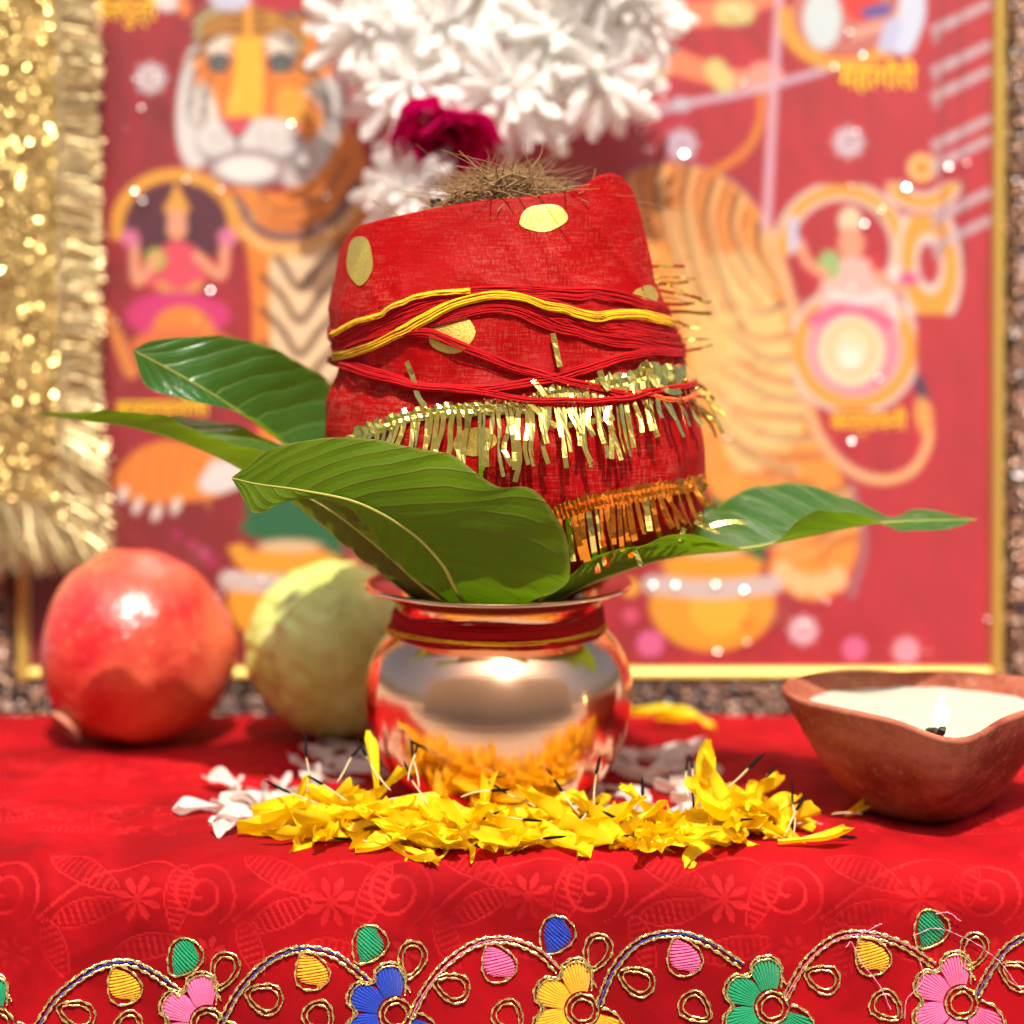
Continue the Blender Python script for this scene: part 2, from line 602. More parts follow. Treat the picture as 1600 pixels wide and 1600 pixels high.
def cloth_point(x, s):
    """s = distance along the cloth, 0 where the flat top begins to roll over the front edge (negative: towards the back)."""
    x, s = np.broadcast_arrays(np.asarray(x, float), np.asarray(s, float))
    ye = YE + .22 * np.sin(x * .28 + .6) + .12 * np.sin(x * .71 + 2)
    qa = RA * math.pi / 2
    a = np.clip(s / RA, 0, math.pi / 2)
    y = ye - RA * np.sin(a) + np.where(s < 0, -s * (1 + 0 * s), 0)
    z = -RA * (1 - np.cos(a)) - np.clip(s - qa, 0, None)
    yy = np.where(s < 0, ye - s, y)
    # the back edge rolls down too
    sb = -s - (YB - ye)
    ab = np.clip(sb / RB, 0, math.pi / 2)
    back = sb > 0
    yy = np.where(back, YB + RB * np.sin(ab), yy)
    z = np.where(back, -RB * (1 - np.cos(ab)) - np.clip(sb - RB * math.pi / 2, 0, None), z)
    amp = np.clip((YB - 1 - yy) / 4, .15, 1)
    dz = (.085 * waves(x, yy, 9, 3) + .05 * waves(x, yy * .7, 3.4, 4) + .012 * waves(x, yy, 1.1, 5)) * amp
    drop = np.clip((s - .6) / 2.5, 0, 1)
    dy = drop * (.22 * np.sin(x * .55 + .8) + .12 * np.sin(x * 1.27 + 2.2 + .1 * s))
    return np.stack([x, yy + dy, z + dz * (1 - drop * .7)], -1)


def cloth_z(x, y):
    return float(cloth_point(x, YE + .22 * math.sin(x * .28 + .6) + .12 * math.sin(x * .71 + 2) - y)[..., 2])


def motif_mask(x, s):
    m = np.zeros_like(x)
    def leaf(cx, cs, ang, ln, wd):
        c, q = math.cos(ang), math.sin(ang)
        u = ((x - cx) * c + (s - cs) * q) / ln
        v = (-(x - cx) * q + (s - cs) * c) / wd
        ww = np.clip(1 - (2 * u - .1)**2, 0, 1) ** .7 * (1 - .35 * (u + .5))
        ins = (np.abs(u) < .5) & (np.abs(v) < .5 * ww)
        edge = ins & ((np.abs(v) > .5 * ww - .055) | (np.abs(v) < .0))
        hat = ins & ((np.sin(u * ln * 2 * math.pi / .21) > .35) & (np.abs(v) < .5 * ww - .09))
        m[edge] = 1
        m[hat] = np.maximum(m[hat], .75)
    def spiral(cx, cs, r):
        dx, ds = x - cx, s - cs
        rr = np.hypot(dx, ds)
        th = (np.arctan2(ds, dx) / (2 * math.pi)) % 1
        k = rr / (r / 2.1) - th
        m[(np.abs((k + .5) % 1 - .5) < .11) & (rr < r) & (rr > .12)] = 1
    def flower(cx, cs, r, n=8):
        dx, ds = x - cx, s - cs
        rr = np.hypot(dx, ds) / r
        a = np.arctan2(ds, dx) * n / (2 * math.pi)
        m[(rr < 1) & (np.abs((a % 1) - .5) < .33 * np.sin(np.clip(rr, 0, 1) * math.pi) ** .8) & (rr > .15)] = .85
        m[rr < .2] = .6
    def vine(pts, wd):
        p = spline(np.c_[np.array(pts), np.zeros(len(pts))], 60)[:, :2]
        x0, x1, s0, s1 = p[:, 0].min() - .3, p[:, 0].max() + .3, p[:, 1].min() - .3, p[:, 1].max() + .3
        sel = np.where((x > x0) & (x < x1) & (s > s0) & (s < s1))
        if len(sel[0]) == 0: return
        q = np.stack([x[sel], s[sel]], -1)
        d = np.min(np.hypot(q[:, None, 0] - p[None, :, 0], q[:, None, 1] - p[None, :, 1]), 1)
        mm = m[sel]
        mm[d < wd] = 1
        m[sel] = mm
    r = random.Random(5)
    for k in range(-4, 5):
        ox = k * 5.9 + .6
        for row, oy in enumerate((1.5, -4.6, -10.7, 7.4)):
            o = ox + (2.7 if row % 2 else 0)
            spiral(o - 3.6, oy + .15, 1.08)
            flower(o + .35, oy + .35, .78)
            leaf(o - 1.35, oy - .6, .5, 2.6, 1.15)
            leaf(o - 1.2, oy + .75, -.35 + r.uniform(-.2, .2), 2.3, 1.0)
            leaf(o + 1.6, oy + .15, 1.85 + r.uniform(-.2, .2), 2.4, 1.05)
            leaf(o - 2.1, oy + 1.75, 1.25, 2.0, .9)
            leaf(o + .6, oy + 1.9, .1 + r.uniform(-.3, .3), 2.4, 1.05)
            vine([(o - 2.6, oy + .9), (o - 1.6, oy + .1), (o - .2, oy - .7), (o + 1.1, oy - .9), (o + 2.2, oy - .2)], .05)
            flower(o + 2.55, oy + 2.0, .55, 7)
    return m


xs = np.r_[np.linspace(-40, -18.2, 40), np.arange(-18, 18.01, .055), np.linspace(18.2, 40, 40)]
ss = np.r_[np.linspace(-(S_TOP + 3.6), -S_TOP, 24)[:-1], np.arange(-S_TOP, -4, .17), np.arange(-4, 5.3, .055), np.linspace(5.4, 13.5, 40)]
SG, XG = np.meshgrid(ss, xs, indexing='ij')
CV = cloth_point(XG, SG)
MM = motif_mask(XG, SG)
# pressed motifs sit a little lower than the pile
CV[..., 2] -= MM * .012 * (SG < 1)
CV[..., 1] += MM * .012 * (SG >= 1)
CF = gridf(len(ss), len(xs))
cloth = mk('tablecloth', CV.reshape(-1, 3), CF, VELVET, attr={'motif': MM.ravel()})
props(cloth, 'red velvet tablecloth with embroidered border hanging over the front edge', 'tablecloth')
CB = bvh_of(CV[:, ::2].reshape(-1, 3), gridf(len(ss), len(xs[::2])))


def on_cloth(pts, off):
    out, nor = [], []
    for px, py in pts:
        h, n = hit(CB, px, py)
        if h is None:
            h, n = at(px, py, -8), np.array([0, -1, 0.])
        out.append(h + n * off); nor.append(n)
    return np.array(out), np.array(nor)


def flat_spline(pts, n):
    return spline(np.c_[np.array(pts, float), np.zeros(len(pts))], n)[:, :2]


def cord(pts, rad=.058, n=None, closed=False, mat=ZARI, off=.05, name='gold_cord'):
    p = np.array(pts, float)
    ln = np.sum(np.linalg.norm(np.diff(p, axis=0), axis=1))
    n = n or max(12, int(ln / 2.6))
    q = flat_spline(p, n)
    P, N = on_cloth(q, off)
    if closed: P, N = P[:-1], N[:-1]
    P = P + nrs.normal(0, .008, P.shape)
    V, F = tube(P, rad * (1 + .15 * nrs.randn(len(P)).clip(-1, 1)), 6, closed, ref=N, twist=9.0, flat=.55)
    return mk(name, V, F, mat, cloth)


def teardrop(cx, cy, ln, wd, ang, n=26):
    """Closed outline; ang (degrees, anticlockwise on screen) points from the blunt end to the tip."""
    t = np.linspace(0, 2 * math.pi, n)
    u = np.cos(t)
    v = np.sin(t) * np.sin(t / 2) ** .0 * (1 - .38 * u)
    c, s = math.cos(R(ang)), math.sin(R(ang))
    return np.stack([cx + (u * ln * c - v * wd * s) * .5, cy - (u * ln * s + v * wd * c) * .5], -1)


def satin(cx, cy, ln, wd, ang, mat, name):
    """A padded satin-stitch patch: ridged thread by thread, closed over the velvet."""
    nu, nv = 49, 9
    c, s = math.cos(R(ang)), math.sin(R(ang))
    pix, hgt = [], []
    for i in range(nu):
        u = math.cos(math.pi * (1 - i / (nu - 1)))
        half = math.sqrt(max(0, 1 - u * u)) * (1 - .38 * u)
        ragged = 1 + (.12 * rnd.random() if i % 2 else 0)
        for k in range(nv):
            v = (k / (nv - 1) * 2 - 1)
            vv = v * half * ragged
            uu = u + .16 * v
            pix.append((cx + (uu * ln * c - vv * wd * s) * .5, cy - (uu * ln * s + vv * wd * c) * .5))
            hgt.append((.012 + .06 * math.sqrt(max(0, 1 - v * v)) * math.sqrt(max(0, 1 - u * u))) + (-.085 * (.3 + .7 * rnd.random()) if i % 3 == 2 else .012))
    P, N = on_cloth(pix, 0)
    P = P + N * np.array(hgt)[:, None]
    return mk(name, P, gridf(nu, nv), mat, cloth, smooth=False)


ARCS = [[(40, 1640), (60, 1600), (90, 1555), (150, 1512), (200, 1503), (240, 1520), (285, 1552)],
        [(325, 1640), (345, 1600), (375, 1545), (420, 1500), (470, 1482), (520, 1490), (555, 1515), (578, 1535)],
        [(640, 1590), (660, 1550), (690, 1510), (740, 1475), (790, 1468), (840, 1485), (872, 1515)],
        [(935, 1570), (960, 1510), (1000, 1470), (1050, 1458), (1100, 1470), (1160, 1508)],
        [(1225, 1560), (1260, 1500), (1310, 1462), (1360, 1460), (1410, 1475), (1460, 1508)],
        [(1525, 1555), (1550, 1510), (1580, 1474), (1630, 1455), (1700, 1465)],
        [(-250, 1600), (-210, 1540), (-150, 1512), (-90, 1515), (-20, 1560)]]
for a in ARCS:
    p = flat_spline(a, 40)
    d = np.gradient(p, axis=0)
    nrm = np.stack([-d[:, 1], d[:, 0]], -1)
    nrm /= np.linalg.norm(nrm, axis=1)[:, None]
    cord(p + nrm * 4.6, .062)
    cord(p - nrm * 4.6, .062)
    cord(p + nrm * 8 * np.sin(np.linspace(0, 5, 40))[:, None] * .35, .024, mat=SILK['blue' if rnd.random() < .5 else 'pink'], off=.06, name='silk_thread')
for cx, cy, ang, col in ((287, 1497, 235, 'green'), (192, 1537, 115, 'yellow'), (575, 1477, 240, 'green'), (486, 1514, 110, 'yellow'),
                         (868, 1462, 240, 'blue'), (777, 1502, 115, 'pink'), (1068, 1492, 110, 'pink'), (1452, 1453, 240, 'green'),
                         (1361, 1491, 118, 'yellow'), (1640, 1480, 110, 'green')):
    satin(cx, cy, 54, 42, ang, SILK[col], 'embroidered_leaf')
    cord(teardrop(cx, cy, 64, 52, ang), .05, 30, True)
for cx, cy, ln, wd, ang in ((350, 1517, 62, 42, 250), (412, 1558, 60, 46, 160), (118, 1583, 62, 42, 160), (642, 1500, 62, 42, 255), (704, 1541, 60, 44, 160),
                            (500, 1590, 56, 46, 300), (932, 1488, 62, 42, 250), (994, 1531, 60, 42, 155), (1088, 1574, 56, 44, 320), (1284, 1528, 58, 42, 160),
                            (796, 1588, 56, 46, 310), (1520, 1486, 60, 42, 250), (1588, 1522, 60, 42, 150), (1386, 1572, 56, 44, 320), (205, 1606, 56, 44, 310), (20, 1500, 1, 1, 0)):
    if ln > 2: cord(teardrop(cx, cy, ln, wd, ang), .05, 30, True)
    if ln > 2: cord(teardrop(cx, cy, ln - 14, wd - 14, ang), .042, 26, True)
for cx, cy, col in ((325, 1598, 'pink'), (618, 1584, 'blue'), (910, 1577, 'yellow'), (1206, 1573, 'green'), (1502, 1566, 'pink'), (-2, 1600, 'green')):
    out = []
    for k0, a in enumerate((100, 152, 204, 258, 318)):
        wd_ = 52 if k0 < 4 else 58
        nr_, na_ = 6, 34
        pix, hg = [], []
        for i in range(na_):
            f = i / (na_ - 1) * 2 - 1
            ro_ = 46 + 30 * math.sqrt(max(0, 1 - f * f)) + (3.5 if i % 2 else 0) * rnd.random()
            for k in range(nr_):
                q = k / (nr_ - 1)
                rr = 29 + (ro_ - 29) * q
                an = R(a + f * wd_ / 2 * .96 + .8 * math.sin(i * 2.1))
                pix.append((cx + math.cos(an) * rr, cy - math.sin(an) * rr))
                hg.append(.012 + .055 * math.sin(math.pi * min(1, .08 + q * .9)) * (1 - .5 * f ** 4) + (-.075 * q * (.4 + .8 * rnd.random()) if i % 3 == 2 else .012))
        P, N = on_cloth(pix, 0)
        mk('embroidered_petal', P + N * np.array(hg)[:, None], gridf(na_, nr_), SILK[col], cloth, smooth=False)
        for f in (-.9, -.5, 0, .5, .9):
            ro_ = 52 + 30 * math.sqrt(max(0, 1 - f * f))
            an = R(a + f * wd_ / 2)
            out.append((cx + math.cos(an) * ro_, cy - math.sin(an) * ro_))
    cord([(cx + 22, cy - 36), (cx + 14, cy - 50)] + out + [(cx + 50, cy + 4), (cx + 30, cy - 4)], .058)
    cord([(cx + 14, cy - 30)] + [(cx + (x - cx) * .93, cy + (y - cy) * .93) for x, y in out[:-4]], .04)
    t = np.linspace(0, 2 * math.pi, 25)
    cord(np.stack([cx + 25 * np.cos(t), cy + 25 * np.sin(t)], -1), .055, 24, True)
    cord(np.stack([cx + 17 * np.cos(t), cy + 17 * np.sin(t)], -1), .045, 20, True)
# stray pink threads at the right end of the border
for a in ([(1352, 1455), (1370, 1445), (1378, 1440)], [(1322, 1478), (1330, 1470), (1345, 1500), (1375, 1540), (1390, 1575)],
          [(1425, 1460), (1460, 1448), (1510, 1465), (1560, 1500), (1595, 1545)], [(1435, 1495), (1440, 1530), (1415, 1560), (1412, 1590)],
          [(1460, 1425), (1480, 1424), (1500, 1437)]):
    cord(a, .016, 30, mat=PINKTHREAD, off=.12, name='loose_thread')

# ------------------------------------------------------------------ the copper pot
prof = spline([(0, .12, 0), (1.6, .12, 0), (2.35, .02, 0), (2.62, .0, 0), (2.95, .22, 0), (3.55, .85, 0), (4.1, 1.75, 0), (4.40, 2.8, 0), (4.48, 3.75, 0),
               (4.33, 4.65, 0), (3.98, 5.35, 0), (3.58, 5.80, 0), (3.40, 6.02, 0), (3.36, 6.3, 0), (3.40, 6.62, 0), (3.58, 6.92, 0), (3.95, 7.10, 0), (4.36, 7.20, 0)], 90)[:, :2]
lip = [(4.44, 7.24), (4.46, 7.31), (4.42, 7.37), (4.33, 7.38)]
inn = [(4.0, 7.24), (3.7, 7.1), (3.45, 6.9), (3.28, 6.6), (3.26, 6.2), (3.4, 5.9), (3.85, 5.4), (4.2, 4.6), (4.34, 3.75), (4.25, 2.8), (3.95, 1.8), (3.4, .95), (2.6, .35), (0, .3)]
pot = empty('metal_pot', (0, 0, 0), 'polished copper pot holding mango leaves and the wrapped coconut', 'pot')
V, F = lathe(np.r_[prof, lip[:1]], 128)
mk('body', V, F, COPPER, pot)
V, F = lathe(np.r_[lip, inn], 128)
mk('rim', V, F, COPPER, pot)


def strand_bundle(P, N, width, nst, rad, closed, layers=2, jit=.5):
    t, n, b = frames(P, closed, ref=N)
    J = Join()
    k = len(P)
    u = np.linspace(0, 1, k, endpoint=not closed) * 2 * math.pi
    for i in range(nst):
        a = (i / max(1, nst - 1) - .5) * width
        f1, f2, p1, p2 = rnd.randint(2, 4), rnd.randint(5, 9), rnd.random() * 6, rnd.random() * 6
        o = a * (1 + .12 * np.sin(f1 * u + p2)) + width * .12 * jit * (np.sin(f1 * u + p1) + .6 * np.sin(f2 * u + p2))
        lift = rad * (1.0 + 1.3 * (i % layers)) + rad * .6 * np.sin(f2 * u + p1)
        Q = P + b * o[:, None] + N * lift[:, None]
        J.add(*tube(Q, rad * (1 + .15 * np.sin(40 * u + p1)), 5, closed, ref=N))
    return J.get()


nt = empty('neck_thread', (0, 0, 6.0), 'red and yellow cotton thread wound round the neck of the copper pot', 'thread')


def ring(z0, tilt, phase, rr, n=90):
    a = np.arange(n) * 2 * math.pi / n
    z = z0 + tilt * np.sin(a + phase) + .03 * np.sin(3 * a + phase)
    r = np.interp(z, [5.4, 5.8, 6.02, 6.3, 6.62, 6.92], [3.98, 3.60, 3.42, 3.38, 3.42, 3.6]) + rr
    P = np.stack([r * np.cos(a), r * np.sin(a), z], -1)
    return P, unit(np.stack([np.cos(a), np.sin(a), .1 + 0 * a], -1))


for z0, tl, ph, wd, mt, nm in ((6.28, .05, 1.0, .50, REDTHREAD, 'red_strands'), (6.05, .04, 2.0, .42, REDTHREAD, 'red_strands'), (5.84, .07, 2.6, .16, YELTHREAD, 'yellow_strands'), (5.93, .10, .2, .14, REDTHREAD, 'red_strands'), (6.17, .12, 4.4, .22, REDTHREAD, 'red_strands')):
    P, N = ring(z0, tl, ph, .02)
    mk(nm, *strand_bundle(P, N, wd, max(5, int(wd / .03)), .026, True, 3), mt, nt, kind='stuff')

# ------------------------------------------------------------------ coconut in its red cloth
ROWS = [(270, 585, 985), (290, 566, 990), (330, 545, 1001), (375, 535, 1010), (430, 523, 1020), (480, 515, 1035), (520, 521, 1052), (550, 529, 1066), (575, 526, 1074),
        (620, 510, 1083), (660, 507, 1092), (700, 511, 1099), (750, 520, 1101), (800, 537, 1096), (835, 560, 1068), (860, 580, 1030), (885, 605, 975), (905, 630, 930), (940, 665, 880)]
zr, xl, xr = [], [], []
for y, a, b in ROWS:
    zr.append(at(a, y, 0)[2]); xl.append(at(a, y, 0)[0]); xr.append(at(b, y, 0)[0])
zr, xl, xr = np.array(zr)[::-1], np.array(xl)[::-1], np.array(xr)[::-1]
RIMC = np.array([-1, -.95, -.86, -.7, -.35, .0, .25, .45, .60, .72, .82, .90, .96, 1.0])
RIMY = np.array([398, 374, 358, 350, 334, 320, 314, 308, 296, 282, 277, 282, 300, 345])
RIMZ = np.array([at(800, y, -1.2)[2] for y in RIMY])
ZB = zr[0]


def ring_at(z, th):
    cx = np.interp(z, zr, (xl + xr) / 2)
    a = np.interp(z, zr, (xr - xl) / 2)
    c, s = np.cos(th), np.sin(th)
    e = .86
    bb = a * np.interp(z, [ZB, 11, 15, 18, 22], [.86, .88, .86, .82, .72])
    x = cx + a * np.sign(c) * np.abs(c) ** e
    y = bb * np.sign(s) * np.abs(s) ** e + .1
    return np.stack(np.broadcast_arrays(x, y, z), -1)


def rimz(th):
    return np.interp(np.cos(th), RIMC, RIMZ) - np.clip(np.sin(th), 0, 1) * .5


NT, NV = 220, 120
th = np.arange(NT) * 2 * math.pi / NT
v = np.linspace(0, 1, NV)
zg = ZB + v[:, None] * (rimz(th) - ZB)[None]
P = ring_at(zg, np.broadcast_to(th[None], zg.shape))
nrm = unit(np.stack([np.cos(th), np.sin(th), 0 * th], -1))[None]
lo = np.clip((12.2 - zg) / 4, 0, 1)
xx, zz = th[None] * 5.2, zg
wr = .05 * waves(xx, zz, 3.0, 21) + .03 * waves(xx, zz * .45, 1.3, 22) * (.35 + lo)
wr += .05 * np.maximum(0, waves(xx * .6 + zz * .8, zz * .5, 1.6, 23) - .6) 
cinch = np.exp(-((zz - (14.6 + .5 * np.sin(th + .6))) / .8) ** 2)
wr += cinch * .06 * np.sin(th * 26 + 2 * np.sin(zz)) - cinch * .10
def crease(z0, th0, slope, length, width, amp):
    a = np.where(th[None] > math.pi * .5, th[None], th[None] + 2 * math.pi) - th0
    d = (a * 5.2 - (zz - z0) * slope) / width
    l_ = (zz - z0) / length
    return amp * np.exp(-d ** 2) * np.exp(-(l_ - .5) ** 2 * 5) * (1 - .6 * np.exp(-((d - .9) / .5) ** 2))
for z0, t0, sl_, le, wd_, am in ((14.9, 3.5, .5, 4.2, .34, .16), (14.8, 3.9, .25, 3.0, .26, .13), (14.9, 4.25, -.1, 3.6, .3, .12), (14.6, 4.75, .15, 3.2, .25, .12), (14.6, 5.15, -.45, 4.6, .3, .17), (14.5, 5.5, -.65, 5.2, .36, .20), (14.6, 5.85, -.3, 4.2, .3, .16), (14.4, 6.15, .1, 3.4, .3, .13),
                                 (13.9, 3.6, .4, -3.0, .35, .14), (13.8, 4.1, .1, -2.6, .26, .10), (13.6, 4.6, -.2, -3.2, .3, .11), (13.4, 5.0, .3, -3.0, .25, .10), (13.4, 5.45, -.3, -3.8, .32, .14), (13.2, 5.9, .2, -3.6, .32, .13),
                                 (10.6, 4.7, .9, -2.6, .2, .09), (10.8, 5.1, .5, -2.8, .2, .10), (10.9, 5.5, .8, -3.0, .22, .11), (10.7, 5.85, .3, -2.8, .22, .10), (17.0, 5.75, -1.0, 3.4, .25, .20), (17.2, 6.05, -.3, 3.0, .25, .16)):
    wr = wr + crease(z0, t0, sl_, le, wd_, am)
wr *= (.4 + .6 * (1 - v[:, None] ** 6))
P = P + nrm * wr[..., None]
# rolled top edge, then the cloth goes back down inside
extra = []
top = P[-1]
for k in range(1, 7):
    a = math.pi * k / 6
    extra.append(top + (-nrm[0]) * (.13 * (1 - math.cos(a))) + np.array([0, 0, .13 * math.sin(a)]))
for k in range(1, 9):
    extra.append(extra[5] - nrm[0] * (.02 + .03 * k) + np.array([0, 0, -.16 * k]))
RV = np.concatenate([P, np.array(extra)], 0)
RF = gridf(RV.shape[0], NT, False, True, flip=True)
hem = np.zeros(RV.shape[:2]); hem[:NV] = np.clip((zg - 18.2) / 2.2, 0, 1); hem[NV:] = hem[NV - 1]
rc = mk('red_cloth', RV.reshape(-1, 3), RF, SHEER, origin=(0, 0, ZB), attr={'hem': hem.ravel()})
props(rc, 'sheer red cloth with gold dots and fringe wrapped round the coconut', 'cloth')
RB_ = bvh_of(RV.reshape(-1, 3), RF)

co = empty('coconut', (0, 0, ZB), 'brown husked coconut whose fibre tuft sticks out of the red cloth', 'coconut')
cz = np.linspace(0, 1, 26)
prof = [(4.45 * math.sin(math.pi * (.04 + .86 * t)) ** .62, ZB - .1 + t * 10.6) for t in cz] + [(1.2, ZB + 10.9), (0, ZB + 11.0)]
V, F = lathe(prof, 56, (.35, .2, 0))
V[:, 0] *= 1.12
V += .08 * np.c_[waves(V[:, 0] * 2, V[:, 2], 2, 5), waves(V[:, 1] * 2, V[:, 2], 2, 6), 0 * V[:, 0]]
mk('shell', V, F, SHELL, co)
J = Join()
base_c = at(770, 300, 0)
for i in range(2300):
    px = rnd.gauss(782, 46)
    if px < 655 or px > 905 or i % 4 == 0: px = rnd.uniform(668, 895)
    yb = np.interp(px, [650, 690, 720, 770, 820, 860, 905], [350, 316, 288, 272, 266, 284, 316]) + rnd.uniform(-4, 44)
    Y = rnd.uniform(-3.2, 2.2)
    p0 = at(px, yb + 6, Y)
    lay = rnd.random()
    d = np.array([rnd.gauss((px - 775) / 150, .9), rnd.gauss(0, .6), rnd.gauss(.16, .28)])
    d = unit(d)
    ln = rnd.choice([.5, .7, .9, 1.1, 1.4]) * rnd.uniform(.7, 1.2)
    ln *= .6
    if rnd.random() < .03: ln *= 2.6
    curl = np.array([rnd.gauss(0, 1.1), rnd.gauss(0, .7), rnd.gauss(-.1, .7)])
    t = np.linspace(0, 1, 7)[:, None]
    Q = p0 + d * t * ln + curl * (t ** 2) * ln * .55
    Q += np.array([1, 0, .4]) * .05 * np.sin(t * rnd.uniform(4, 9) + rnd.random() * 6)
    r0 = rnd.choice([.010, .016, .026, .04])
    J.add(*tube(Q, r0 * (1 - .6 * t[:, 0]), 4, cap=False))
mk('husk_fibre', *J.get(), FIBRE, co, kind='stuff')
J = Join()
for (cx, cy, rw, rh) in ((792, 312, 2.9, 1.7),):
    c0 = at(cx, cy, -.3)
    a = np.linspace(0, 2 * math.pi, 40, endpoint=False)
    b = np.linspace(0, 1, 10)
    X = np.stack([c0[0] + rw * np.cos(a)[None] * (1 - b[:, None] ** 2.0), c0[1] + 2.7 * np.sin(a)[None] * (1 - b[:, None] ** 2.0), c0[2] - .9 + rh * b[:, None] + 0 * a[None]], -1)
    X += .26 * np.stack([waves(X[..., 0] * 3, X[..., 2] * 3, 3, s) for s in (31, 32, 33)], -1)
    J.add(X.reshape(-1, 3), gridf(10, 40, False, True))
mk('husk_tuft', *J.get(), SHELL, co)


def on_red(pts, off=0.0):
    out, nor = [], []
    last = None
    for px, py in pts:
        h, n = hit(RB_, px, py)
        if h is not None and h[1] > 1.5: h = None
        if h is None:
            h, n = at(px, py, .2), np.array([1.0 if px > 800 else -1.0, -.2, 0])
        out.append(h + n * off); nor.append(n)
    return np.array(out), unit(np.array(nor))


# printed gold dots
for cx, cy, rx, ry, an in ((563, 407, 20, 38, 0), (849, 341, 37, 21, -6), (706, 521, 36, 31, -15), (1006, 466, 18, 22, 55), (742, 690, 34, 22, -10)):
    pix = [(cx, cy)]
    for k in range(1, 6):
        for i in range(28):
            a = i * 2 * math.pi / 28
            q = k / 5 * (1 + (.03 * math.sin(5 * a) + .02 * rnd.random() if k == 5 else 0))
            x, y = rx * q * math.cos(a), ry * q * math.sin(a)
            c, s = math.cos(R(an)), math.sin(R(an))
            pix.append((cx + x * c - y * s, cy + x * s + y * c))
    Pd, Nd = on_red(pix, .03)
    Fd = [[0, 1 + i, 1 + (i + 1) % 28] for i in range(28)]
    for k in range(4):
        for i in range(28):
            a, b = 1 + k * 28 + i, 1 + k * 28 + (i + 1) % 28
            Fd.append([a, a + 28, b + 28, b])
    mk('gold_dot', Pd, Fd, DOT, rc)


# fringed trims
def pleat_band(up, lo, mat, name, n):
    u, l = flat_spline(up, n), flat_spline(lo, n)
    rows = []
    for k, f in enumerate((0, .25, .5, .75, 1.0)):
        p = u * (1 - f) + l * f
        p = p + np.c_[nrs.normal(0, .6, n), nrs.normal(0, 2.2 if k == 0 else .8, n)]
        Q, N = on_red(p, 0)
        h = .07 + .05 * (np.arange(n) % 2) + .02 * nrs.rand(n) + (.03 if k in (1, 3) else 0)
        rows.append(Q + N * h[:, None])
    o = mk(name, np.array(rows).reshape(-1, 3), gridf(5, n), mat, rc, smooth=False)
    return o


def strip(pts, w, mat, parent, lift=.1, flare=.25, tw=0.0, name='tinsel_strip', surf=True):
    q = flat_spline(pts, 8)
    if surf:
        Q, N = on_red(q, 0)
        N[:] = unit(N.mean(0))
        hgt = lift + flare * np.linspace(0, 1, 8) ** 1.5
        Q = Q + N * hgt[:, None]
    else:
        Q = np.array(pts, float)
        Q = spline(Q, 8)
        N = np.tile(np.array([0, -1.0, .2]), (8, 1))
    t, n, b = frames(Q, ref=N)
    a = tw * np.linspace(0, 1, 8) + rnd.gauss(0, .25)
    side = b * np.cos(a)[:, None] + n * np.sin(a)[:, None]
    w = np.broadcast_to(w, (8,))
    crease = n * (.006 * np.array([0, 1, -1, 1, 0, -1, 1, 0])[:, None])
    Vv = np.concatenate([Q + side * w[:, None] / 2, Q + crease, Q - side * w[:, None] / 2])
    Ff = gridf(3, 8)
    return mk(name, Vv, Ff, mat, parent, smooth=False)


band1u = [(512, 712), (540, 684), (580, 660), (640, 640), (700, 632), (760, 628), (840, 622)]
band1l = [(522, 728), (550, 700), (590, 680), (645, 661), (700, 653), (760, 650), (845, 645)]
band2u = [(820, 622), (850, 606), (890, 600), (930, 592), (980, 580), (1010, 566), (1045, 570), (1076, 574)]
band2l = [(822, 640), (855, 630), (895, 628), (940, 622), (990, 612), (1015, 606), (1050, 606), (1080, 604)]
gt1 = pleat_band(band1u, band1l, GOLDFOIL, 'gold_trim', 64)
gt2 = pleat_band(band2u, band2l, GOLDFOIL, 'gold_trim', 52)
for i in range(30):
    f = (i + .5 + rnd.uniform(-.3, .3)) / 30
    x = 530 + f * 305
    y = np.interp(x, [p[0] for p in band1l], [p[1] for p in band1l]) - 10
    ln = np.interp(x, [530, 600, 660, 720, 840], [30, 62, 84, 112, 118]) * rnd.uniform(.75, 1.1)
    sx = np.interp(x, [530, 650, 720, 800], [-16, -12, -2, 4]) + rnd.gauss(0, 7)
    kink = rnd.gauss(0, 5)
    strip([(x, y), (x + sx * .3, y + ln * .35), (x + sx * .55 + kink, y + ln * .7), (x + sx + kink * .5, y + ln)], rnd.uniform(.13, .18), GOLDFOIL, gt1, .13, .35, rnd.gauss(0, .35))
for i in range(34):
    f = (i + .5 + rnd.uniform(-.35, .35)) / 34
    x = 838 + f * 248
    y = np.interp(x, [p[0] for p in band2l], [p[1] for p in band2l]) - 12
    ln = np.interp(x, [830, 900, 980, 1085], [105, 112, 105, 70]) * rnd.uniform(.6, 1.12)
    sx = rnd.gauss(8, 9)
    kink = rnd.gauss(0, 5)
    strip([(x, y), (x + sx * .3, y + ln * .35), (x + sx * .6 + kink, y + ln * .7), (x + sx + kink * .5, y + ln)], rnd.uniform(.13, .18), GOLDFOIL, gt2, .16, .4, rnd.gauss(0, .35))
for a in ([(640, 566), (650, 590), (660, 622), (672, 636)], [(862, 522), (867, 548), (872, 575)], [(885, 666), (910, 662), (955, 655)], [(832, 596), (838, 604), (850, 622)],
          [(870, 668), (850, 655), (835, 640), (815, 620)]):
    strip(a, .17, GOLDFOIL, gt2, .2, .1, .2)
for a in ([(1000, 566), (1008, 585), (1016, 606)], [(1020, 608), (1040, 618), (1050, 616)], [(932, 580), (938, 600), (945, 612)]):
    strip(a, .2, GOLDFOIL, gt2, .3, .1, .3)
ot = pleat_band([(850, 800), (880, 784), (940, 768), (1000, 757), (1050, 748), (1097, 740)], [(858, 822), (890, 806), (945, 792), (1005, 782), (1055, 772), (1099, 764)], ORANGEFOIL, 'orange_trim', 70)
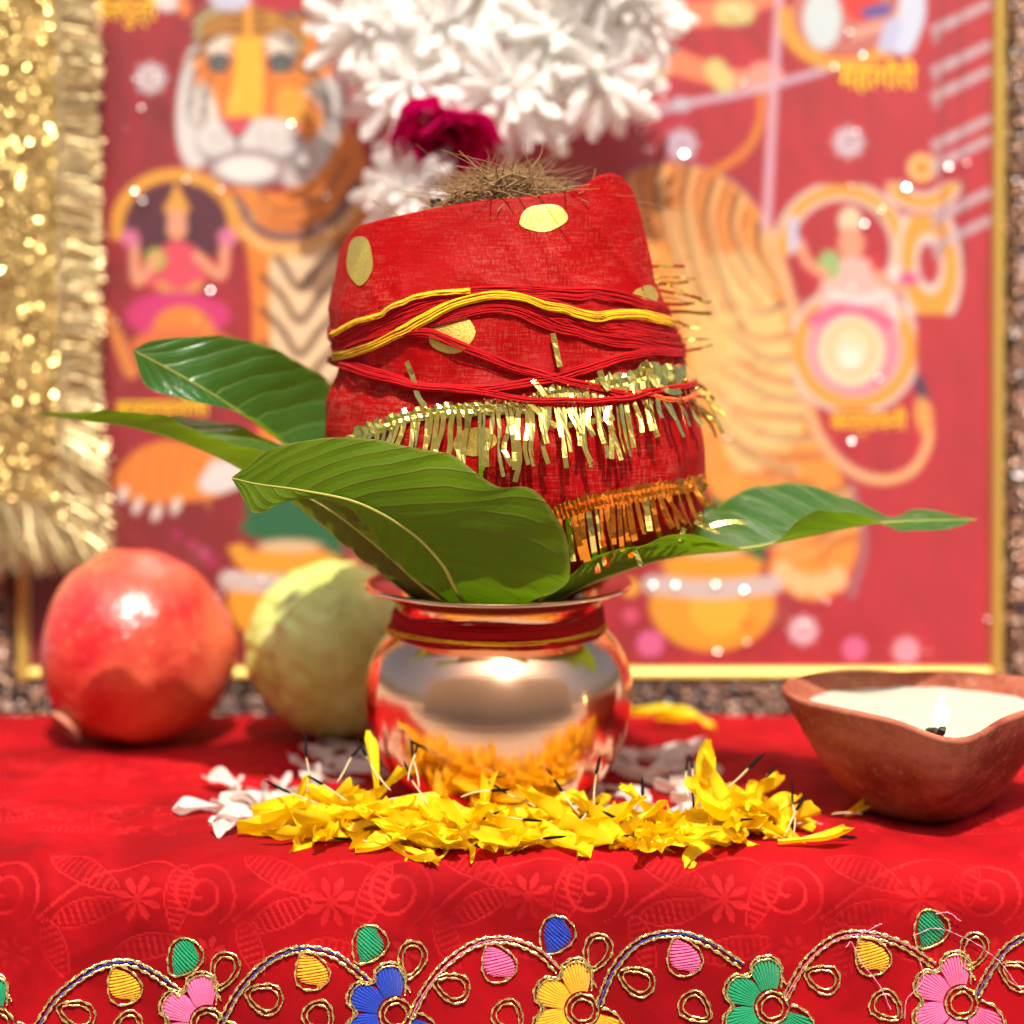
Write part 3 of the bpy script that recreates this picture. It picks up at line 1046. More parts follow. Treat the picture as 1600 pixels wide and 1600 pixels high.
for i in range(26):
    x = 862 + 230 * (i + .5 + rnd.uniform(-.3, .3)) / 26
    y = np.interp(x, [858, 945, 1099], [814, 786, 758])
    ln = np.interp(x, [860, 960, 1095], [88, 80, 38]) * rnd.uniform(.7, 1.1)
    sx = rnd.gauss(8, 6)
    strip([(x, y), (x + sx * .4, y + ln * .4), (x + sx * .7, y + ln * .75), (x + sx, y + ln)], rnd.uniform(.14, .2), ORANGEFOIL if rnd.random() < .85 else GOLDFOIL, ot, .1, .35, rnd.gauss(0, .4))
# strips standing out sideways on the right
e0 = at(1020, 430, .3)
st = mk('side_trim', *tube(np.array([at(x, y, .9) for x, y in ((1006, 400), (1018, 440), (1034, 480), (1052, 520), (1066, 560), (1080, 610), (1094, 660))]), .11, 6, flat=.4), DARKFOIL, rc)
for (x, y, ln, dy) in ((1012, 416, 58, 0), (1020, 432, 66, 4), (1026, 446, 50, -6), (1030, 452, 66, 16), (1030, 462, 44, 10), (1040, 474, 72, -2), (1046, 488, 66, 2), (1054, 512, 56, 3),
                       (1058, 530, 54, 0), (1064, 552, 50, -14), (1044, 500, 40, 14), (1026, 440, 54, 22), (1084, 596, 32, 30), (1086, 612, 46, 40), (1090, 630, 40, 48), (1088, 640, 34, 20), (1080, 596, 46, 70), (1094, 640, 26, 44)):
    p = [at(x - 14, y - dy * .1, .9), at(x + ln * .35, y + dy * .25 + rnd.gauss(0, 2), .6), at(x + ln * .7, y + dy * .6, .5 + rnd.gauss(0, .3)), at(x + ln, y + dy, .4 + rnd.gauss(0, .4))]
    strip(p, rnd.uniform(.09, .14), DARKFOIL if rnd.random() < .6 else GOLDFOIL, st, surf=False, tw=rnd.gauss(0, .6))
for a in ([(1085, 815), (1100, 822), (1125, 832)], [(1092, 800), (1105, 825)], [(1110, 822), (1140, 815), (1168, 818)], [(1070, 825), (1060, 845)], [(985, 850), (995, 868), (1003, 886)]):
    p = [at(x, y, -4.3 + .004 * (x - 1000)) for x, y in a]
    p = spline(p, 4)
    strip(p, .16, GOLDFOIL, ot, surf=False, tw=.4)

# thread wound over the cloth
ct = empty('wrapping_thread', (0, 0, ZB), 'red and yellow cotton thread wound round the red cloth on the coconut', 'thread')


def wind(pts, wd, mat, closed=True, name='red_strands', rad=.038, lift=.02):
    q = flat_spline(pts, 60)
    P_, N_ = on_red(q, lift)
    if closed:
        p0, p1 = P_[0], P_[-1]
        cxm = .1
        a1, a0 = math.atan2(p1[1], p1[0] - cxm), math.atan2(p0[1], p0[0] - cxm) 
        while a0 < a1: a0 += 2 * math.pi
        tt = np.linspace(0, 1, 42)[1:-1]
        thb = a1 + (a0 - a1) * tt
        zb = p1[2] + (p0[2] - p1[2]) * tt
        B = ring_at(zb, thb)
        NB = unit(np.stack([np.cos(thb), np.sin(thb), 0 * thb], -1))
        P_, N_ = np.concatenate([P_, B + NB * .1]), np.concatenate([N_, NB])
    # even out the path so that it bridges hollows as taut thread does
    for _ in range(3):
        P_[1:-1] = .5 * P_[1:-1] + .25 * (P_[2:] + P_[:-2]) + N_[1:-1] * .004
    mk(name, *strand_bundle(P_, N_, wd, max(5, int(wd / .024)), rad * .6, closed, 3), mat, ct, kind='stuff')


wind([(530, 527), (600, 494), (660, 470), (740, 457), (800, 457), (880, 460), (960, 463), (1038, 488)], .36, REDTHREAD)
wind([(532, 541), (600, 511), (680, 480), (760, 462), (860, 476), (950, 506), (1054, 522)], .34, REDTHREAD)
wind([(530, 549), (610, 520), (700, 494), (790, 480), (860, 506), (920, 526), (1000, 538), (1064, 550)], .40, REDTHREAD)
wind([(529, 553), (700, 486), (790, 472), (870, 493), (960, 516), (1058, 533)], .34, REDTHREAD)
wind([(530, 550), (600, 527), (660, 518), (720, 540), (800, 574), (850, 590), (920, 606), (980, 620), (1040, 612), (1082, 605)], .24, REDTHREAD, lift=.15)
wind([(529, 566), (590, 582), (650, 603), (740, 610), (800, 604), (870, 590), (930, 572), (1000, 553), (1068, 556)], .22, REDTHREAD, lift=.12)
wind([(529, 562), (580, 585), (650, 606), (740, 616), (800, 626), (880, 631), (960, 629), (1000, 620), (1083, 600)], .17, REDTHREAD, lift=.28)
wind([(985, 618), (1010, 622), (1040, 628), (1084, 620)], .13, ORATHREAD, False, 'orange_strands', lift=.25)
wind([(531, 553), (565, 545), (610, 528), (650, 508), (700, 481), (745, 468), (790, 463), (830, 471), (880, 488), (920, 495), (1000, 495), (1046, 507)], .25, YELTHREAD, name='yellow_strands', lift=.17)
wind([(527, 521), (560, 503), (590, 495), (640, 471), (680, 461), (735, 456)], .13, YELTHREAD, False, 'yellow_strands', lift=.16)

# ------------------------------------------------------------------ mango leaves
def leaf(mid, near, far, mat, label, bow=.25, show=None, nu=90, nv=12):
    mm, nn, ff = [spline([at(*p) for p in q], nu) for q in (mid, near, far)]
    v = np.linspace(-1, 1, 2 * nv + 1)
    up = unit(np.cross(np.gradient(mm, axis=0), ff - nn) + 1e-6)
    u = np.linspace(0, 1, nu)
    G = np.empty((nu, len(v), 3))
    for k, q in enumerate(v):
        e = nn if q < 0 else ff
        a = abs(q)
        ln = np.linalg.norm(e - mm, axis=1)[:, None]
        rip = .02 * np.sin(u * 15 * 2 * math.pi + a * 8)[:, None] * a * np.minimum(1, ln)
        edge = .05 * np.sin(u * 47 + 3 * np.sign(q))[:, None] * a ** 3 * np.minimum(1, ln)
        G[:, k] = mm + (e - mm) * a + up * (bow * ln * a * (1 - a) + rip + edge)
    uv = np.stack(np.meshgrid(u, v * .5 + .5, indexing='ij'), -1).reshape(-1, 2)
    fn = np.cross(np.gradient(G, axis=0), np.gradient(G, axis=1))
    wgt = (fn * (CAM - G)).sum(-1) / np.linalg.norm(CAM - G, axis=-1)
    if show: flip = (wgt.sum() > 0) != (show == 'top')
    else: flip = fn[..., 2].sum() < 0
    o = mk('mango_leaf', G.reshape(-1, 3), gridf(nu, len(v), flip=flip), mat, origin=mm[0], uv=uv)
    props(o, label, 'leaf', 'mango leaves fanned out of the copper pot')
    t = np.linspace(1, .25, nu)
    mk('midrib', *tube(mm - up * .0, .075 * t, 6), RIB, o)
    return o


leaf([(745, 960, -3.2), (715, 925, -4.05), (690, 880, -5.0), (640, 830, -5.8), (560, 786, -6.3), (470, 766, -6.0), (400, 756, -5.4), (362, 747, -5.0)],
     [(790, 965, -3.2), (830, 938, -3.9), (884, 915, -5.0), (890, 868, -5.9), (874, 815, -6.4), (835, 766, -6.6), (780, 760, -6.6), (705, 712, -6.5), (640, 698, -6.4), (580, 686, -6.2), (500, 685, -5.9), (420, 704, -5.4), (362, 746, -5.0)],
     [(725, 962, -3.1), (690, 930, -3.8), (630, 890, -4.6), (596, 856, -5.1), (566, 812, -5.6), (520, 783, -5.9), (455, 782, -5.9), (398, 801, -5.7), (378, 775, -5.3), (362, 748, -5.0)],
     LEAF, 'broad mango leaf curling up in front of the wrapped coconut, underside showing', .12, 'under')
leaf([(720, 960, -2.6), (660, 915, -3.2), (600, 862, -3.5), (520, 800, -3.4), (450, 760, -3.0)],
     [(735, 960, -2.9), (700, 915, -3.8), (640, 856, -4.2), (560, 790, -4.0), (450, 758, -3.0)],
     [(700, 960, -2.4), (628, 915, -2.9), (560, 870, -3.0), (500, 815, -2.9), (445, 762, -3.0)],
     LEAFDRY, 'bronzed mango leaf half hidden below the broad front leaf', .1, 'under')
leaf([(690, 960, .4), (600, 850, .6), (520, 760, .9), (440, 690, 1.0), (330, 615, -.6), (255, 572, -1.0), (208, 548, -1.3)],
     [(680, 960, .0), (560, 850, -.3), (500, 770, -.3), (460, 712, -.2), (410, 660, -.7), (345, 636, -1.2), (280, 622, -1.3), (228, 602, -1.3), (208, 549, -1.3)],
     [(700, 955, 1.2), (640, 830, 2.4), (590, 700, 3.4), (525, 608, 3.2), (450, 556, 1.4), (370, 528, .2), (280, 527, -.7), (232, 534, -1.1), (208, 547, -1.3)],
     LEAF, 'broad glossy mango leaf rising behind the left side of the coconut', .14, 'top')
leaf([(680, 960, -1.6), (560, 865, -2.0), (450, 778, -2.0), (370, 728, -1.8), (290, 692, -1.5), (205, 667, -1.0), (140, 658, -.6), (50, 645, -.2)],
     [(690, 960, -2.4), (590, 850, -3.2), (490, 748, -3.4), (410, 703, -3.2), (345, 690, -2.9), (300, 668, -2.4), (240, 647, -1.8), (170, 642, -1.2), (110, 645, -.7), (50, 645, -.2)],
     [(670, 955, -.8), (590, 820, -.5), (500, 725, -.3), (430, 690, -.2), (375, 668, -.1), (330, 656, .0), (270, 652, .1), (200, 656, .1), (120, 650, .0), (50, 645, -.2)],
     LEAFDRY, 'slender mango leaf with bronzed underside pointing far left to the tinsel', -.12)
leaf([(830, 965, -2.2), (900, 922, -2.9), (970, 893, -3.0), (1060, 868, -2.7), (1170, 856, -2.2), (1260, 838, -1.6), (1350, 820, -1.2), (1430, 814, -.9), (1526, 812, -.6)],
     [(810, 965, -3.0), (860, 925, -4.1), (915, 878, -4.8), (1000, 850, -4.7), (1060, 836, -4.4), (1115, 842, -4.1), (1172, 862, -3.9), (1215, 842, -3.4), (1260, 806, -2.9), (1300, 796, -2.5), (1345, 806, -2.2), (1400, 826, -1.9), (1470, 829, -1.2), (1526, 812, -.6)],
     [(850, 960, -1.4), (930, 890, -1.0), (1010, 840, -.6), (1060, 822, .0), (1110, 796, .6), (1160, 768, 1.0), (1215, 754, 1.1), (1290, 765, 1.0), (1335, 782, .7), (1385, 805, .3), (1430, 796, .1), (1480, 802, -.2), (1526, 812, -.6)],
     LEAF, 'wavy mango leaf stretching to the right, its tip pointing above the clay lamp', -.1)

# ------------------------------------------------------------------ pomegranate and guava
pc = at(212, 1003, 8.9)
pr = .0003 * 78.9 * 153
a = np.linspace(0, 2 * math.pi, 96, endpoint=False)
b = np.linspace(0.02, math.pi - .02, 64)
A, B = np.meshgrid(a, b)
lob = 1 + .010 * waves(np.sin(B) * np.cos(A) * 3, np.cos(B) * 3 + np.sin(B) * np.sin(A) * 2, 2.0, 43) + .040 * np.cos(3 * A + .6) * np.sin(B) ** 2 + .026 * np.cos(5 * A + 1) * np.sin(B) + .02 * np.cos(2 * B + .7)
X = np.stack([np.sin(B) * np.cos(A), np.sin(B) * np.sin(A), np.cos(B)], -1) * lob[..., None] * pr
rot = np.array(Euler((R(-38), R(35), 0)).to_matrix())
X = (X.reshape(-1, 3) @ rot.T)
X[:, 2] -= X[:, 2].min()
cz0 = cloth_z(pc[0], pc[1]) + .02
pom = empty('pomegranate', (pc[0], pc[1], cz0), 'shiny red and orange pomegranate beside the green guava', 'pomegranate')
X += np.array([pc[0], pc[1], cz0])
ctr = X.mean(0)
mk('skin', X, gridf(64, 96, False, True, flip=True), POME, pom)
cdir = unit(np.array([-.62, -.45, -.70]))
J = Join()
t, n, bb = frames(np.array([ctr + cdir * pr * .9, ctr + cdir * pr * 1.25]))
aa = np.arange(24) * 2 * math.pi / 24
rows = []
for d, r_ in ((.86, .80), (.95, .62), (1.02, .62), (1.10, .78)):
    jag = (.10 * np.abs(np.sin(aa * 3)) if d > 1.15 else 0 * aa)
    rows.append(ctr + cdir * (pr * (d + jag))[:, None] * 1.0 + (n[0] * np.cos(aa)[:, None] + bb[0] * np.sin(aa)[:, None]) * r_)
cal = np.array(rows).reshape(-1, 3)
cal[:, 2] = np.maximum(cal[:, 2], cz0 + .01)
mk('calyx', cal, gridf(4, 24, False, True), STALK, pom)

gc = at(526, 1003, 8.9)
gr = .0003 * 78.9 * 140
lob = 1 + .012 * np.cos(5 * A + 1) * np.sin(B) + .02 * np.cos(2 * B + .4) + .010 * waves(A * 3, B * 4, 1.5, 40) * np.sin(B) + .009 * waves(np.sin(B) * np.cos(A) * 6, np.cos(B) * 6 + np.sin(B) * np.sin(A) * 4, 2.2, 41)
X = np.stack([np.sin(B) * np.cos(A) * 1.05, np.sin(B) * np.sin(A), np.cos(B) * .98], -1) * lob[..., None] * gr
rot = np.array(Euler((R(15), R(28), 0)).to_matrix())
X = X.reshape(-1, 3) @ rot.T
X[:, 2] -= X[:, 2].min()
cz1 = cloth_z(gc[0], gc[1]) + .02
X += np.array([gc[0], gc[1], cz1])
gp = project(X)
du, dv = gp[0] - 452, gp[1] - 937
bl = np.exp(-((du * .76 + dv * -.65) / 26) ** 2 - ((du * .65 + dv * .76) / 7) ** 2) * (X[:, 1] < gc[1])
guv = empty('guava', (gc[0], gc[1], cz1), 'pale green bumpy guava with a brown scar behind the pot', 'guava')
mk('skin', X, gridf(64, 96, False, True, flip=True), GUAVA, guv, attr={'blemish': np.clip(bl * 1.3, 0, 1)})
g0 = X.mean(0)
mk('stem_scar', *tube(np.array([g0 + np.array([.6, 1.0, gr * .86]), g0 + np.array([.72, 1.1, gr * 1.02])]), [.22, .16], 8), STALK, guv)

# ------------------------------------------------------------------ clay lamp
DC = np.array([13.98, -.9, 0.0])
DC[2] = cloth_z(DC[0], DC[1]) + .02
lamp = empty('clay_lamp', DC, 'terracotta oil lamp with cream wax and lit wick on the right', 'lamp')
n = 120
a = np.arange(n) * 2 * math.pi / n
sp = np.abs(((a - 1.5 * math.pi) + math.pi) % (2 * math.pi) - math.pi)     # angle from the spout, which points to the camera
rim_r = 4.72 + .85 * np.exp(-(sp / .30) ** 2) - .35 * np.exp(-((sp - .75) / .42) ** 2) - .95 * (1 - np.cos(sp)) / 2 * (sp > 1.2) * np.clip((sp - 1.2) / 1.9, 0, 1)
rim_z = 3.95 - .34 * np.exp(-(sp / .22) ** 2) - .12 * np.exp(-(sp / .9) ** 2) - .20 * np.clip((sp - 1.6) / 1.5, 0, 1)


def bowl(fr, fz):
    f = np.array(fr)[:, None]; g = np.array(fz)[:, None]
    base = 1.7
    rr = base + (rim_r[None] - base) * f
    zz_ = rim_z[None] * g
    return np.stack([rr * np.cos(a), rr * np.sin(a), zz_], -1)


tt = np.linspace(0, 1, 16)
outer = bowl(np.r_[-1, -.15, 0, tt[1:] ** .92], np.r_[0.0, 0.0, .015, (tt[1:] ** 1.32)])
outer[:, :, 2] += .02 * np.sin(outer[:, :, 2] * 9 + 2 * a[None])
k = outer[-1]
rad = np.stack([np.cos(a), np.sin(a), 0 * a], -1)
lipr = np.array([k + rad * (.08 * math.sin(q) - .20 * (1 - math.cos(q))) + np.array([0, 0, 1]) * (.17 * math.sin(q)) for q in np.linspace(.4, math.pi, 7)])
inner = [lipr[-1]]
for q in (.92, .8, .6, .3, .0):
    inner.append(np.stack([(rim_r - .42) * (q * .55 + .45) * np.cos(a), (rim_r - .42) * (q * .55 + .45) * np.sin(a), .55 + (rim_z - .55) * q ** .8], -1))
BV = np.concatenate([outer, lipr, np.array(inner)[1:]], 0)
mk('bowl', (BV.reshape(-1, 3) + DC), gridf(BV.shape[0], n, False, True, flip=True), CLAY, lamp)
WZ = 3.42
wr_ = rim_r - .52
fr = np.r_[0.001, .3, .6, .8, .92, 1.0]
wv_ = np.stack([fr[:, None] * wr_ * np.cos(a), fr[:, None] * wr_ * np.sin(a), WZ + .05 * (fr[:, None] ** 6) + .03 * waves(fr[:, None] * 4 * np.cos(a), fr[:, None] * 4 * np.sin(a), 3, 50)], -1)
mk('wax', wv_.reshape(-1, 3) + DC, gridf(6, n, False, True, flip=True), WAX, lamp)
w0 = DC + np.array([-.42, -4.55, WZ])
WP = np.array([w0 + np.array([.0, 1.4, -.1]), w0 + np.array([0, .6, .08]), w0 + np.array([.0, -.2, .22]), w0 + np.array([.02, -.62, .34]), w0 + np.array([.05, -.72, .50])])
wk = mk('wick', *tube(spline(WP, 14), np.linspace(.14, .11, 14) * (1 + .15 * nrs.randn(14)), 8), CHAR, lamp)
f0 = w0 + np.array([.06, -.25, .42])
fp = [(0.02, 0), (.16, .1), (.27, .28), (.30, .45), (.26, .66), (.17, .92), (.08, 1.14), (.0, 1.3)]
V, F = lathe(spline(np.c_[np.array(fp), np.zeros(8)], 24)[:, :2], 24)
V *= .8
V[:, 0] += .06 * V[:, 2] ** 1.5
mk('flame', V + f0, F, FLAME, lamp)

# ------------------------------------------------------------------ framed picture
LEAN = R(6.0)
PY, PZ = 14.3, -1.5                              # foot of the frame's front face
ex = np.array([1.0, 0, 0])
ev = np.array([0, math.sin(LEAN), math.cos(LEAN)])
en = np.array([0, -math.cos(LEAN), math.sin(LEAN)])
FO = np.array([0, PY, PZ])


def on_pic(px, py, h=0.0):
    """Point of the print's plane behind a given place, as (x, height along the lean)."""
    d = ray(px, py)
    o = FO + en * h
    t = ((o - CAM) @ en) / (d @ en)
    P = CAM + d * t
    return P[0], (P - FO) @ ev


def pic(x, v, h=0.0):
    return FO + ex * x + ev * v + en * h


XL, _ = on_pic(47, 950); XR, _ = on_pic(1547, 700)
_, VB = on_pic(1200, 1041)
VT = VB + 37.0
FWD = 2.7
picture = empty('framed_picture', FO, 'framed devotional print of a tiger on red behind the pot', 'picture')


def bar(x0, x1, v0, v1, h, name, mat, rows=7):
    """A moulding with a rounded face; its long side follows the larger extent."""
    lon = (x1 - x0) > (v1 - v0)
    nl = 60
    J = []
    prof_ = [(0, -.9), (0, .25 * h), (.10, .7 * h), (.3, h), (.55, .92 * h), (.8, .72 * h), (.96, .4 * h), (1, -.9)]
    for i in range(nl):
        f = i / (nl - 1)
        for (q, hh_) in prof_:
            if lon: J.append(pic(x0 + (x1 - x0) * f, v0 + (v1 - v0) * q, hh_))
            else: J.append(pic(x0 + (x1 - x0) * q, v0 + (v1 - v0) * f, hh_))
    Vb = np.array(J)
    Fb = gridf(nl, len(prof_), flip=lon).tolist()
    Fb += [[k for k in range(8)], [(nl - 1) * 8 + k for k in range(8)][::-1]]
    return mk(name, Vb, Fb, mat, picture, smooth=False)


G = .55
bar(XL - G - FWD, XL - G, VB - G - FWD, VT + G + FWD, .75, 'frame_bar', FRAME)
bar(XR + G, XR + G + FWD, VB - G - FWD, VT + G + FWD, .75, 'frame_bar', FRAME)
bar(XL - G + .002, XR + G - .002, VB - G - FWD, VB - G, .72, 'frame_bar', FRAME)
bar(XL - G + .002, XR + G - .002, VT + G, VT + G + FWD, .72, 'frame_bar', FRAME)
bar(XL - G + .003, XL, VB - G + .003, VT + G, .42, 'gilt_fillet', GOLDBAR)
bar(XR, XR + G - .003, VB - G + .003, VT + G, .42, 'gilt_fillet', GOLDBAR)
bar(XL + .002, XR - .002, VB - G + .003, VB, .40, 'gilt_fillet', GOLDBAR)
bar(XL + .002, XR - .002, VT, VT + G, .40, 'gilt_fillet', GOLDBAR)

# the print: painted on a raster in its own flat coordinates, then laid on a fine mesh
K = .5
X0, Y0, WW, HH = 0, -520, 1620, 1600
IW, IH = int(WW * K), int(HH * K)
IMG = np.zeros((IH, IW, 3)); IMG[:] = lin(172, 26, 40)
gy, gx = np.mgrid[0:IH, 0:IW]
gx = gx / K + X0; gy = gy / K + Y0
mott = waves(gx, gy, 260, 61) * .16 + waves(gx, gy, 80, 62) * .11 + waves(gx, gy * .15, 20, 63) * .09
IMG *= (1 + mott)[..., None]
lf = np.clip((420 - gx) / 420, 0, 1)[..., None]
IMG[:] = IMG * (1 - .55 * lf) + np.array(lin(120, 30, 48)) * .55 * lf
lower_ = (np.clip((gy - 700 + 12 * np.sin(gx / 60)) / 40, 0, 1) * np.clip(1.5 - gx / 700, .15, 1))[..., None]  # red deepens in the lower part, most towards the left
IMG[:] = IMG * (1 - .7 * lower_) + np.array(lin(128, 3, 14)) * .7 * lower_
rg_ = np.clip((gx - 900) / 500, 0, 1)[..., None]
IMG[:] = IMG * (1 - .5 * rg_) + np.array(lin(212, 62, 74)) * .5 * rg_  # glare over the right side, painted into the print as a paler pink


def blend(a, c, sl_):
    ys, xs_ = sl_
    a = a[..., None]
    IMG[ys, xs_] = IMG[ys, xs_] * (1 - a) + np.array(lin(*c)) * a


def region(x0, y0, x1, y1):
    i0, i1 = max(0, int((x0 - X0) * K)), min(IW, int((x1 - X0) * K) + 2)
    j0, j1 = max(0, int((y0 - Y0) * K)), min(IH, int((y1 - Y0) * K) + 2)
    if i1 <= i0 or j1 <= j0: return None
    return (slice(j0, j1), slice(i0, i1))


def ell(cx, cy, rx, ry, c, rot=0, soft=4, a=1.0, ringw=None, cut=None):
    m_ = max(rx, ry) + 8
    s_ = region(cx - m_, cy - m_, cx + m_, cy + m_)
    if s_ is None: return
    x, y = gx[s_] - cx, gy[s_] - cy
    q, p = math.cos(R(rot)), math.sin(R(rot))
    u, v_ = x * q + y * p, -x * p + y * q
    d = (np.hypot(u / rx, v_ / ry) - 1) * min(rx, ry)
    if ringw: d = np.abs(d) - ringw / 2
    al = np.clip(.5 - d / soft, 0, 1) * a
    if cut is not None: al = al * cut(gx[s_], gy[s_])
    blend(al, c, s_)


def poly(pts, c, a=1.0, smooth=True):
    p = np.array(pts, float)
    if smooth:
        p = flat_spline(np.r_[p, p[:1]], len(p) * 6)[:-1]
    s_ = region(p[:, 0].min(), p[:, 1].min(), p[:, 0].max(), p[:, 1].max())
    if s_ is None: return
    x, y = gx[s_], gy[s_]
    ins = np.zeros(x.shape, bool)
    q = np.roll(p, -1, 0)
    for (xa, ya), (xb, yb) in zip(p, q):
        if ya == yb: continue
        cr = ((ya > y) != (yb > y)) & (x < (xb - xa) * (y - ya) / (yb - ya) + xa)
        ins ^= cr
    blend(ins * a, c, s_)


def stroke(pts, wd, c, a=1.0, wd2=None, sp_=True, soft=4):
    p = flat_spline(pts, max(10, len(pts) * 5)) if sp_ and len(pts) > 2 else flat_spline(pts, 12)
    wds = np.linspace(wd, wd2 if wd2 is not None else wd, len(p))
    m_ = wds.max() + 6
    s_ = region(p[:, 0].min() - m_, p[:, 1].min() - m_, p[:, 0].max() + m_, p[:, 1].max() + m_)
    if s_ is None: return
    x, y = gx[s_], gy[s_]
    d = np.full(x.shape, 1e9)
    for i in range(len(p) - 1):
        e = p[i + 1] - p[i]
        t_ = np.clip(((x - p[i][0]) * e[0] + (y - p[i][1]) * e[1]) / max(e @ e, 1e-6), 0, 1)
        d = np.minimum(d, np.hypot(x - p[i][0] - e[0] * t_, y - p[i][1] - e[1] * t_) - (wds[i] + (wds[i + 1] - wds[i]) * t_) / 2)
    blend(np.clip(.5 - d / soft, 0, 1) * a, c, s_)


OR, ORD, YEL, CRM, WHT, BRN, GRY = (240, 140, 40), (205, 95, 25), (245, 180, 50), (250, 215, 170), (228, 222, 218), (110, 50, 30), (150, 140, 150)
GLD, SKIN, MAG = (236, 168, 60), (240, 165, 130), (215, 50, 120)
# speckled robe behind the flowers
poly([(520, 120), (1050, 120), (1080, 260), (980, 420), (560, 400)], (190, 45, 65))
r2 = random.Random(3)
for i in range(120):
    ell(r2.uniform(530, 1070), r2.uniform(120, 420), r2.uniform(4, 9), r2.uniform(4, 9), r2.choice([(225, 120, 130), (160, 20, 40), (235, 190, 190)]), a=.6)
# tiger: chest and forelegs
poly([(360, 280), (450, 300), (540, 190), (590, 330), (620, 560), (600, 760), (520, 800), (430, 780), (400, 600), (390, 420)], OR)
poly([(420, 400), (520, 380), (560, 560), (520, 720), (440, 700), (425, 560)], CRM)
for k_, y in enumerate(range(410, 740, 52)):
    stroke([(410, y - 30), (440, y), (468, y + 40), (500, y + 2), (545, y - 40)], 13, (95, 52, 35), .85)
stroke([(400, 300), (440, 330), (500, 310), (540, 250)], 9, (130, 70, 40), .7)
stroke([(395, 325), (445, 350), (510, 335), (560, 280)], 8, (130, 70, 40), .6)
# raised paw
poly([(330, 700), (250, 690), (200, 715), (178, 755), (205, 780), (270, 785), (340, 775), (420, 730), (430, 690)], OR)
poly([(330, 720), (390, 715), (410, 740), (340, 772), (310, 760)], WHT)
for x, y in ((192, 772), (215, 790), (245, 800), (275, 790)): ell(x, y, 7, 14, (245, 225, 210), 20)
for q in range(4): stroke([(205 + q * 28, 705), (200 + q * 24, 745), (215 + q * 20, 770)], 5, (200, 100, 60), .6)
# head
ell(318, 150, 40, 115, WHT, 8)
ell(330, 45, 28, 36, (225, 205, 150)); ell(332, 50, 17, 24, YEL)
ell(495, 40, 34, 36, (215, 140, 50)); 
ell(410, 120, 108, 118, OR)
ell(400, 60, 85, 50, YEL, a=.7)
ell(485, 205, 46, 92, WHT, 25)
ell(322, 190, 20, 62, (238, 228, 215), -6)
ell(346, 78, 24, 26, (240, 225, 205)); ell(440, 74, 28, 27, (240, 225, 205))
ell(344, 100, 20, 15, (95, 85, 95)); ell(438, 100, 23, 16, (95, 85, 95))
ell(344, 101, 18, 12, (60, 50, 58)); ell(438, 101, 20, 13, (60, 50, 58)); ell(344, 100, 9, 8, (150, 165, 150)); ell(438, 100, 10, 8, (150, 165, 150)); ell(344, 100, 5, 6, (15, 15, 15)); ell(438, 100, 6, 6, (15, 15, 15))
poly([(366, 60), (408, 60), (412, 120), (404, 188), (352, 188), (362, 120)], (250, 190, 50))
stroke([(362, 70), (358, 130), (345, 185)], 9, (225, 105, 40), .8); stroke([(414, 70), (420, 130), (425, 185)], 9, (225, 105, 40), .8)
for d_ in (-1, 1):
    for k_ in range(4):
        stroke([(388 + d_ * 10, 15 + k_ * 12), (388 + d_ * 48, 8 + k_ * 16), (388 + d_ * 88, 30 + k_ * 20)], 9, (80, 38, 18), .85)
for k_ in range(3):
    stroke([(330 - k_ * 4, 120 + k_ * 26), (315, 150 + k_ * 25)], 8, (80, 60, 58), .7)
    stroke([(470 + k_ * 10, 105 + k_ * 28), (505, 130 + k_ * 26), (515, 160 + k_ * 24)], 10, (70, 40, 30), .8)
ell(470, 185, 34, 40, OR); ell(455, 165, 26, 30, (246, 175, 60))
stroke([(462, 200), (490, 235), (470, 275)], 9, (185, 120, 110), .6); stroke([(500, 150), (530, 190), (515, 240)], 7, (120, 85, 75), .5)
stroke([(306, 110), (300, 170), (318, 235)], 6, (130, 120, 125), .55); stroke([(318, 225), (335, 262), (350, 285)], 8, (130, 115, 125), .7)
ell(350, 222, 46, 38, (190, 180, 185)); ell(418, 224, 54, 38, (190, 180, 185))
ell(350, 215, 41, 31, WHT); ell(418, 216, 48, 32, WHT)
poly([(346, 184), (392, 184), (382, 206), (370, 216), (358, 206)], (215, 80, 95))
stroke([(344, 184), (356, 204), (370, 216), (384, 204), (394, 184)], 4, (120, 60, 60), .7)
stroke([(322, 92), (344, 84), (366, 98)], 6, (60, 45, 50), .8); stroke([(414, 98), (438, 82), (464, 92)], 6, (60, 45, 50), .8)
stroke([(370, 212), (370, 242), (345, 252), (325, 248)], 7, (95, 70, 78), .9); stroke([(370, 242), (420, 254), (468, 240)], 7, (95, 70, 78), .9)
ell(388, 262, 62, 30, (170, 150, 155)); ell(385, 264, 48, 20, (240, 236, 230)); stroke([(340, 270), (380, 292), (440, 282), (500, 255)], 6, (140, 110, 110), .5)
for k_ in range(3):
    for x in (330, 345, 405, 425, 445): ell(x + k_ * 3, 208 + k_ * 9, 2, 2, (120, 100, 100))
# necklace
stroke([(370, 310), (400, 355), (450, 370), (520, 345), (560, 290)], 14, (110, 90, 100))
nk = flat_spline([(366, 345), (410, 385), (465, 388), (530, 355), (570, 310)], 17)
for x, y in nk: ell(x, y, 10, 10, GLD); ell(x, y - 2, 5, 5, CRM)
